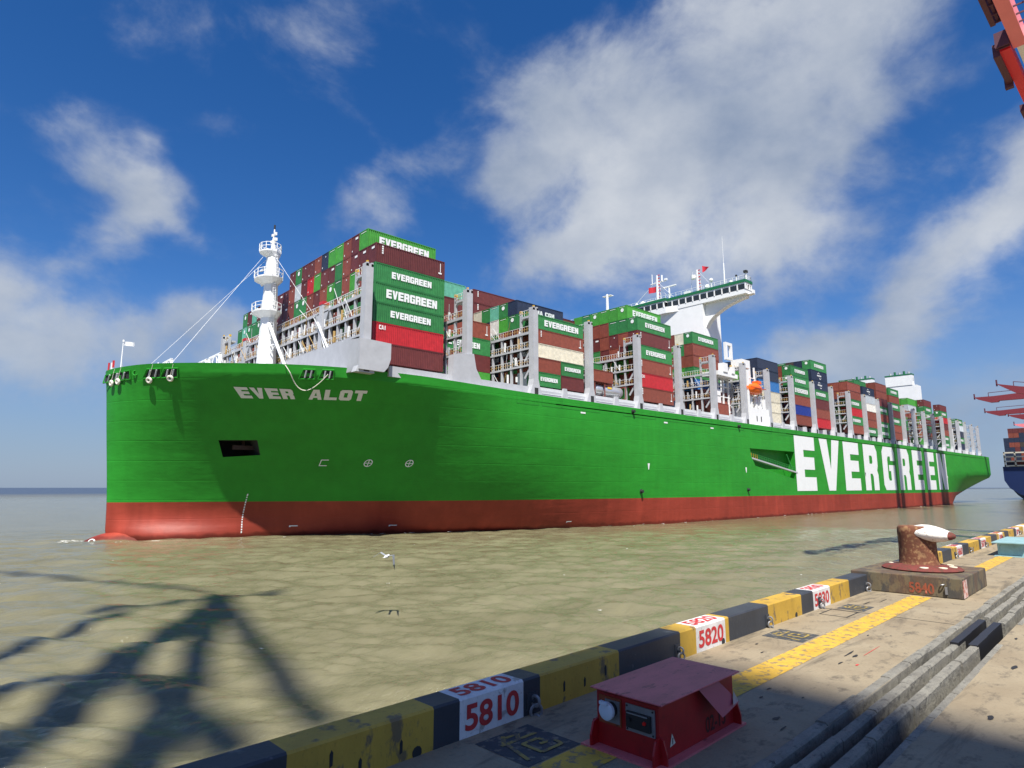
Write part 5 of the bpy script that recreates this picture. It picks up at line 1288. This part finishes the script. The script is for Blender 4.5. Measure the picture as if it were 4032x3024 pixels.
for (x, y, sx_, sy_) in ((-.62,-.30,-1,-1),(.66,-.30,1,-1),(-.62,.32,-1,1)):
    mb = MB(); mb.prism([(x, .018), (x+sx_*.10, .018), (x+sx_*.10, .10), (x+sx_*.06, .20), (x, .22)], 'y', y-.008*sy_, y+.010*sy_)
    mb.prism([(y, .018), (y+sy_*.07, .018), (y+sy_*.07, .10), (y+sy_*.04, .20), (y, .22)], 'x', x-.008, x+.010); P(mb, 'lifting_lug', [M['redbox']])
mb = MB(); mb.box(-.632, -.622, .06, .29, .20, .42); mb.box(-.64, -.632, .07, .22, .22, .40, 1); P(mb, 'socket_plate', [M['brick_orange'], M['silver']])
mb = MB(); mb.lathe([(.060,0),(.065,-.05),(.060,-.055)], (-.64, .15, .33), 20, 0, 'x'); mb.lathe([(.072,-.055),(.072,-.085),(.060,-.092),(.02,-.093)], (-.64, .15, .33), 24, 1, 'x'); mb.box(-.75, -.72, .12, .20, .385, .41, 1); P(mb, 'power_socket', [M['black'], mat('pale_blue_cap', (.55,.62,.68), .4)], True)
mb = MB(); mb.box(-.635, -.622, -.27, .01, .20, .41); 
for y in (-.255, -.005):
    for z in (.215, .395): mb.lathe([(.008,0),(.008,-.006)], (-.635, y, z), 8, 1, 'x')
P(mb, 'switch_panel', [M['silver'], M['dark']])
mb = MB(); mb.box(-.662, -.635, -.24, -.01, .235, .36); mb.lathe([(.016,0),(.016,-.02)], (-.66, -.045, .30), 12, 0, 'x'); mb.box(-.668, -.662, -.22, -.02, .345, .355, 1); P(mb, 'switch_cover', [M['black'], M['silver']])
mb = MB(); mb.lathe([(.016,0),(.014,-.012)], (-.662, -.19, .30), 12, 0, 'x'); P(mb, 'indicator_button', [M['redlamp']])
mb = MB(); mb.prism([(-.12,-.445),(.27,-.36),(.26,-.375),(-.12,-.455)], 'z', .0, .001) if False else None
mb.quad((-.05,-.35,.462), (.30,-.34,.47), (.52,-.43,.26), (.14,-.46,.22)); mb.quad((.36,-.452,.27), (.50,-.432,.27), (.47,-.405,.36), (.42,-.42,.31), 1); P(mb, 'loose_plate', [mat('crimson_plate', (.33,.03,.06), .4), M['silver']])
me = font_text('02-13', .17, .95, .003); orient(me, lambda c: Vector((.12+c.x, -.303, .06+c.y*1.05))); set_mat(me, mat('dark_number', (.045,.004,.005), .6)); q = from_mesh('box_number', me); q.parent = bx
mb = MB(); mb.quad((-.47,-.3025,.09), (-.38,-.3025,.11), (-.43,-.3025,.20), (-.43,-.3025,.20)) if False else None
i = len(mb.v); mb.v += [(-.47,-.3030,.10), (-.385,-.3030,.115), (-.435,-.3030,.20)]; mb.f.append((i, i+1, i+2)); mb.m.append(0)
mb.quad((-.436,-.3045,.115), (-.425,-.3045,.115), (-.42,-.3045,.165), (-.432,-.3045,.165), 1); P(mb, 'warning_sticker', [mat('sticker_cream', (.65,.60,.45), .5), M['dark']])

# teal box beyond the bollard
tb = qempty('cable_box', 23.6, -1.15)
tag(tb, 'pale teal steel cable box with overhanging lid farther along the quay', 'cable box')
def PT(mb, name, mats): q = mb.build(name, mats); q.parent = tb; return q
mb = MB(); mb.box(-1.45, 1.5, -.34, .34, .02, .40); PT(mb, 'box_body', [M['teal']])
mb = MB(); mb.box(-1.7, 1.7, -.42, .42, 0, .018); PT(mb, 'base_plate', [M['teal']])
mb = MB(); mb.box(-1.66, 1.66, -.44, .46, .41, .435); PT(mb, 'box_lid', [M['teal']])
for a in (-1.42, -.58, .3):
    mb = MB(); mb.prism([(-.345,.04),(-.40,.04),(-.40,.20),(-.345,.24)], 'x', a, a+.74); PT(mb, 'side_panel', [M['teal']])
# a brown block further along the kerb
mb = MB(); mb.box(-.6, .6, -.3, .3, 0, .16); o = qbuild(mb, 'concrete_block', [M['conc2']], (34.6, -.9, 5)); tag(o, 'low pale concrete block lying on the quay behind the teal box', 'concrete block')

# ================================================================== GULL
gu = empty('gull', (-24.2, -72.6, 3.4), R(40)); tag(gu, 'white and grey gull flying low over the water with its wings bent down', 'gull')
mb = MB(); rings = []
for x, r_, z in ((-.22,.015,0),(-.18,.05,0),(-.05,.075,0),(.08,.07,.0),(.16,.045,.015),(.21,.05,.03),(.25,.035,.03),(.28,.012,.022),(.32,.006,.015)):
    rings.append([(x, r_*math.cos(a), z+r_*math.sin(a)) for a in [2*math.pi*k/10 for k in range(10)]])
gu.scale = (1.35, 1.35, 1.35)
mb.loft(rings); mb.prism([(-.36,-.05),(-.36,.05),(-.18,.03),(-.18,-.03)], 'z', -.008, .008)
q = mb.build('body', [mat('gull_white', (.75,.75,.73), .7)], smooth=True); q.parent = gu
for s, zt, yt, z2 in ((1, .10, .62, -.08), (-1, -.10, .38, -.52)):
    mb = MB()
    A = [(.10,.04*s,.03),(-.08,.04*s,.03),(-.10,.26*s,.16*(1 if s > 0 else .4)),(.12,.28*s,.17*(1 if s > 0 else .4))]
    k_ = .16*(1 if s > 0 else .4)
    def slab(P_, m):
        top = [(p[0], p[1], p[2]+.006) for p in P_]; bot = [(p[0], p[1], p[2]-.006) for p in P_]; mb.loft([bot, top], m)
    slab(A, 0); slab([(.12,.28*s,k_),(-.10,.26*s,k_),(-.14,yt*.85*s,z2*.7+.05),(.04,yt*.88*s,z2*.7+.05)], 0); slab([(.04,yt*.88*s,z2*.7+.05),(-.14,yt*.85*s,z2*.7+.05),(-.18,yt*1.08*s,z2)], 1)
    q = mb.build('wing', [mat('gull_grey', (.30,.32,.34), .7), M['black']]); q.parent = gu

# ================================================================== CRANES
def shadow_pt(sx, sy, xc, z0=0.0):
    """point at x = xc whose shadow falls on (sx, sy, z0)"""
    k = (sx-xc)/TR.x; return Vector((xc, sy-TR.y*k, z0-TR.z*k))
# crane A, behind the viewer: its gantry top throws the branching shadow on the water
ca = empty('quay_crane', (-86, -112, 5)); tag(ca, 'tall gantry crane behind the viewer whose branching shadow lies on the water', 'crane', 'ship-to-shore cranes on the quay')
def wpart(mb, name, mats, parent, smooth=False):
    o = mb.build(name, mats, smooth=smooth); o.parent = parent; o.matrix_parent_inverse = Matrix.Translation(-Vector(parent.location)); return o
def seg(mb, a, b, xa, xb, w_):
    mb.beam(shadow_pt(*a, xa), shadow_pt(*b, xb), w_, w_)
XA, XB = -88, -84
P_ = dict(apex=(-28.1,-57.6), rarm=(-24.9,-59.5), rl0=(-28.7,-63.0), rl1=(-33.8,-85), m0=(-29.6,-61.0), m1=(-35.1,-76.5), m2=(-38.9,-84.6), x0=(-36.9,-72.0), x1=(-36.2,-84.6),
 ub=(-35.3,-58.8), l0=(-38.6,-32), l1=(-28.3,-56), c0=(-40.6,-68.3), c1=(-34.3,-60.3), d0=(-41.2,-74.6), d1=(-36.6,-72.2), d2=(-30.2,-64.0), e0=(-41.6,-81.8), e2=(-35.6,-70.5))
def wire(name, lst):
    mb = MB()
    for a, b, x, w_ in lst: seg(mb, P_[a], P_[b], x, x, w_)
    wpart(mb, name, [M['cranered']], ca)
wire('apex_frame', [('apex','rl1',XA,.95),('apex','m1',XB,1.05),('m1','m2',XB,1.35),('rarm','ub',XB,1.05),('x0','x1',XA,1.15)])
wire('forestay', [('l0','l1',XA,.55),('c0','c1',XB,.8)])
wire('gantry_brace', [('d0','d1',XA,1.0),('d1','d2',XA,1.1),('e0','e2',XB,1.5),('e2','m0',XB,.8)])
mb = MB(); c0 = shadow_pt(-41.3, -102.6, -84, 5.0)
# machinery house: a closed box whose shade falls over the near end of the quay
mb.box(c0.x-4.6, c0.x+4.4, c0.y-4.3, c0.y+3.3, c0.z-3, c0.z+3)
mb.box(c0.x-14, c0.x-4.6, c0.y-6, c0.y+3.2, c0.z-3, c0.z+3)
wpart(mb, 'machinery_house', [M['cranepink']], ca)
mb = MB()
for x in (-96, -80):
    for y in (-104.5, -134): mb.beam((x, y, 5), (x, y, 62), 1.8, 1.8)
    mb.beam((x, -104, 48), (x, -134, 48), 1.6, 2.2)
    mb.beam((x, -104.5, 62), shadow_pt(*ap, x) if False else Vector((x+3*(1 if x < -90 else -1), -106, 78)), 1.2, 1.2)
for y in (-104.5, -134): mb.beam((-96, y, 12), (-80, y, 12), 1.6, 2.4)
wpart(mb, 'leg_frame', [M['cranered']], ca)
# crane B: near crane whose cross girders show in the top right corner
cb_ = empty('quay_crane', (36, -102, 5)); tag(cb_, 'near red crane, its pink bounce-lit girder and white panel crossing the top right corner', 'crane', 'ship-to-shore cranes on the quay')
mb = MB(); mb.box(8, 31, -97.08, -96.05, 50, 52); wpart(mb, 'portal_girder', [M['cranepink']], cb_)
mb = MB(); mb.box(31.02, 46, -98.6, -96.3, 50.02, 52); wpart(mb, 'white_panel', [M['white']], cb_)
mb = MB(); mb.box(29.9, 52, -95.95, -95.1, 49.6, 51); mb.box(29.9, 36.5, -95.1, -94.55, 49.2, 50.6, 1); wpart(mb, 'walkway_girder', [M['redbright'] if 'redbright' in M else mat('crane_bright_red', (.75,.02,.035), .4), M['cranedark']], cb_)
mb = MB()
mb.box(8, 25.5, -95.9, -95.7, 50.2, 50.4); 
for x in (20.5, 22.4, 24.0, 25.4): mb.box(x, x+.12, -96.05, -95.4, 50, 51.2)
mb.box(17, 25.6, -95.6, -95.2, 49.9, 50.0); mb.box(20.6, 25.4, -95.55, -95.45, 50.9, 51.0)
for x in (29.4, 29.0): mb.box(x, x+.12, -96.0, -94.9, 49.6, 51.2)
mb.box(29.2, 32, -95.05, -94.95, 51.1, 51.2); mb.box(36, 36.5, -95.1, -94.4, 48.8, 50.0)
mb.box(44, 50, -94.9, -94.5, 49.6, 50.4)
wpart(mb, 'walkway_rail', [M['cranedark']], cb_)
mb = MB()
for x in (10, 30):
    for k in range(int((28-10)/1.4)): pass
for k in range(14): mb.box(9+k*1.4, 9.08+k*1.4, -98.3, -97.08, 50.2, 50.35)
mb.box(8, 28, -98.35, -98.25, 50.15, 50.3); mb.box(8, 28, -98.35, -98.25, 51.3, 51.4)
wpart(mb, 'service_gallery', [M['cranedark']], cb_)
mb = MB()
for x in (50, 66):
    for y in (-100.5, -130): mb.beam((x, y, 5), (x, y, 52), 1.8, 1.8)
    mb.beam((x, -96, 51), (x, -131, 51), 1.6, 2)
wpart(mb, 'leg_frame', [M['cranered']], cb_)
# cranes with raised booms off to the right; their booms' shadows fall on the ship's side
def shadow_on_hull(x, z, y):
    k = (-30.8-y)/TR.y; return Vector((x-TR.x*k, y, z-TR.z*k))
for xs_, w_, lab_ in (((206.6, 211.8), 2.2, 'first red crane to the right with its boom raised high'), ((236.4, 244.4), 2.4, 'second red crane to the right with its boom raised high'), ((263.0, 268.4), 2.8, 'third red crane to the right with its boom raised high')):
    base = shadow_on_hull(sum(xs_)/2, 0, -96)
    c_ = empty('quay_crane', (base.x, -104, 5)); tag(c_, lab_+', off beyond the frame', 'crane', 'ship-to-shore cranes on the quay')
    mb = MB()
    for x in xs_:
        a = shadow_on_hull(x, -22, -98.5); b = shadow_on_hull(x-1.0, 41, -92.0); mb.beam(a, b, w_, w_)
    for f_ in (-10, 8, 28, 41):
        a = shadow_on_hull(xs_[0], f_, -96); b = shadow_on_hull(xs_[1], f_, -96)
        if f_ in (-10, 41): mb.beam(a, b, .8, .8)
    wpart(mb, 'boom', [M['cranered']], c_)
    mb = MB()
    for x in (base.x-8, base.x+8):
        for y in (-104, -134): mb.beam((x, y, 5), (x, y, 60), 1.8, 1.8)
        mb.beam((x, -104, 58), (x, -134, 58), 1.5, 2); mb.beam((x, -104, 60), (base.x+3*(1 if x > base.x else -1), -103, 96), 1.2, 1.2)
    for y in (-104, -134): mb.beam((base.x-8, y, 14), (base.x+8, y, 14), 1.5, 2.2)
    wpart(mb, 'leg_frame', [M['cranered']], c_)
# far cranes over the blue ship: boom tips reach into the picture from the right
def far_crane(X, ytip, H, rise, lab_, pink=False):
    c_ = empty('quay_crane', (X, -84, 5)); tag(c_, lab_, 'crane', 'ship-to-shore cranes on the quay')
    mb = MB(); d = .0 if not rise else rise
    yb = -95
    def zz(y): return H-d*(ytip-y)
    mb.prism([(ytip, zz(ytip)+.5), (ytip-1.5, zz(ytip)-.6), (ytip-6.5, zz(ytip-6.5)-2.6), (ytip-9.5, zz(ytip-9.5)-2.6), (ytip-9.8, zz(ytip-9.8)-2.0), (yb, zz(yb)-1.9), (yb, zz(yb)+1.2), (ytip-18, zz(ytip-18)+.9), (ytip-8, zz(ytip-8)+.4)], 'x', X-1.2, X+1.2)
    wpart(mb, 'boom', [M['cranepink'] if pink else M['cranemar']], c_)
    mb = MB(); mb.box(X-1.0, X-.8, ytip-.6, ytip, zz(ytip)-.6, zz(ytip)+2.2)
    a = Vector((X-1.0, ytip-6, zz(ytip-6)+2.2)); b = Vector((X-1.0, yb, zz(yb)+3.4)); mb.tube(a, b, .15, n=5)
    mb.tube((X-1, ytip-6, zz(ytip-6)+.2), a, .15, n=5)
    wpart(mb, 'boom_rail', [M['cranedark']], c_)
    mb = MB(); mb.prism([(ytip-26, zz(ytip-26)), (ytip-30, zz(ytip-30)+3.6), (ytip-40, zz(ytip-40)+4.2), (ytip-46, zz(ytip-46))], 'x', X-.9, X+.9); wpart(mb, 'trolley_frame', [M['cranered']], c_)
    mb = MB()
    for x in (X-8, X+8):
        for y in (-84, -112): mb.beam((x, y, 5), (x, y, H), 1.8, 1.8)
    wpart(mb, 'leg_frame', [M['cranered']], c_)
    return c_
far_crane(290.5, -48.0, 50.5, .24, 'far red crane boom, uppermost of those at the right edge, tilted')
c2 = far_crane(334, -31.3, 50.5, 0, 'far red crane boom with a white panel, second from top at the right edge')
mb = MB(); mb.box(332.6, 332.78, -90, -72.5, 48.2, 51.5); wpart(mb, 'white_panel', [M['white']], c2)
far_crane(408, -21.3, 50.5, 0, 'far red crane boom, third from top at the right edge')
far_crane(436, -27.5, 50.0, 0, 'far red crane boom just below the third one, mostly hidden')
far_crane(512, -18, 50.2, 0, 'farthest pinkish crane boom, low above the blue ship', True)

# ================================================================== BLUE SHIP BEHIND
bs = empty('container_ship', (520, -50, 0)); tag(bs, 'distant blue hulled container ship at the right edge, seen end on', 'container ship')
mb = MB(); rings = []
cy_ = -54.0
for x, dz, sh_ in ((420, 0, 0), (428, -1, 0), (440, -4, 0), (470, -9, 0), (700, -9, 0)):
    W2 = 29.5
    rings.append([(x, cy_+W2, 19), (x, cy_+W2, 11), (x, cy_+W2-2.2, 6.5+dz), (x, cy_+W2-6.5, 3.2+dz), (x, cy_+W2-13.5, .4+dz), (x, cy_, -2+dz), (x, cy_-W2+13.5, .4+dz), (x, cy_-W2+6.5, 3.2+dz), (x, cy_-W2+2.2, 6.5+dz), (x, cy_-W2, 11), (x, cy_-W2, 19)])
mb.loft(rings); wpart(mb, 'hull', [M['blue']], bs)
mb = MB()
for z in (19.6, 22.2, 24.8, 27.2):
    mb.box(419.6, 420.4, cy_-29, cy_+28.5, z-.5, z+.25)
for k in range(12): y = cy_+28.2-5.0*k; mb.box(419.6, 420.4, y-.35, y+.35, 19, 27.4)
wpart(mb, 'lashing_bridge', [mat('buff_paint', (.55,.52,.42), .6)], bs)
mb = MB()
for k in range(3): mb.box(419.4, 419.8, cy_+6-k*13, cy_+16-k*13, 14.2, 15.2)
wpart(mb, 'stern_opening', [M['dark']], bs)
rn = random.Random(11)
for k in range(12):
    for z_ in range(8):
        if z_ >= (6 if k == 0 else 8): continue
        fill(rn.choice('bbmbbKKNbN') if k else 'N', 422.5, 433.5, cy_+25.6-2.5*k, 19.3+2.75*z_, 2.75)
so = stuff.build('shipping_container_rest', [M['c_'+k] for k in stuff_m]); so.name = 'inner_shipping_containers'
tag(so, 'dark mass of further shipping containers behind the lashing bridges inside the stacks', 'shipping containers', kind='stuff')
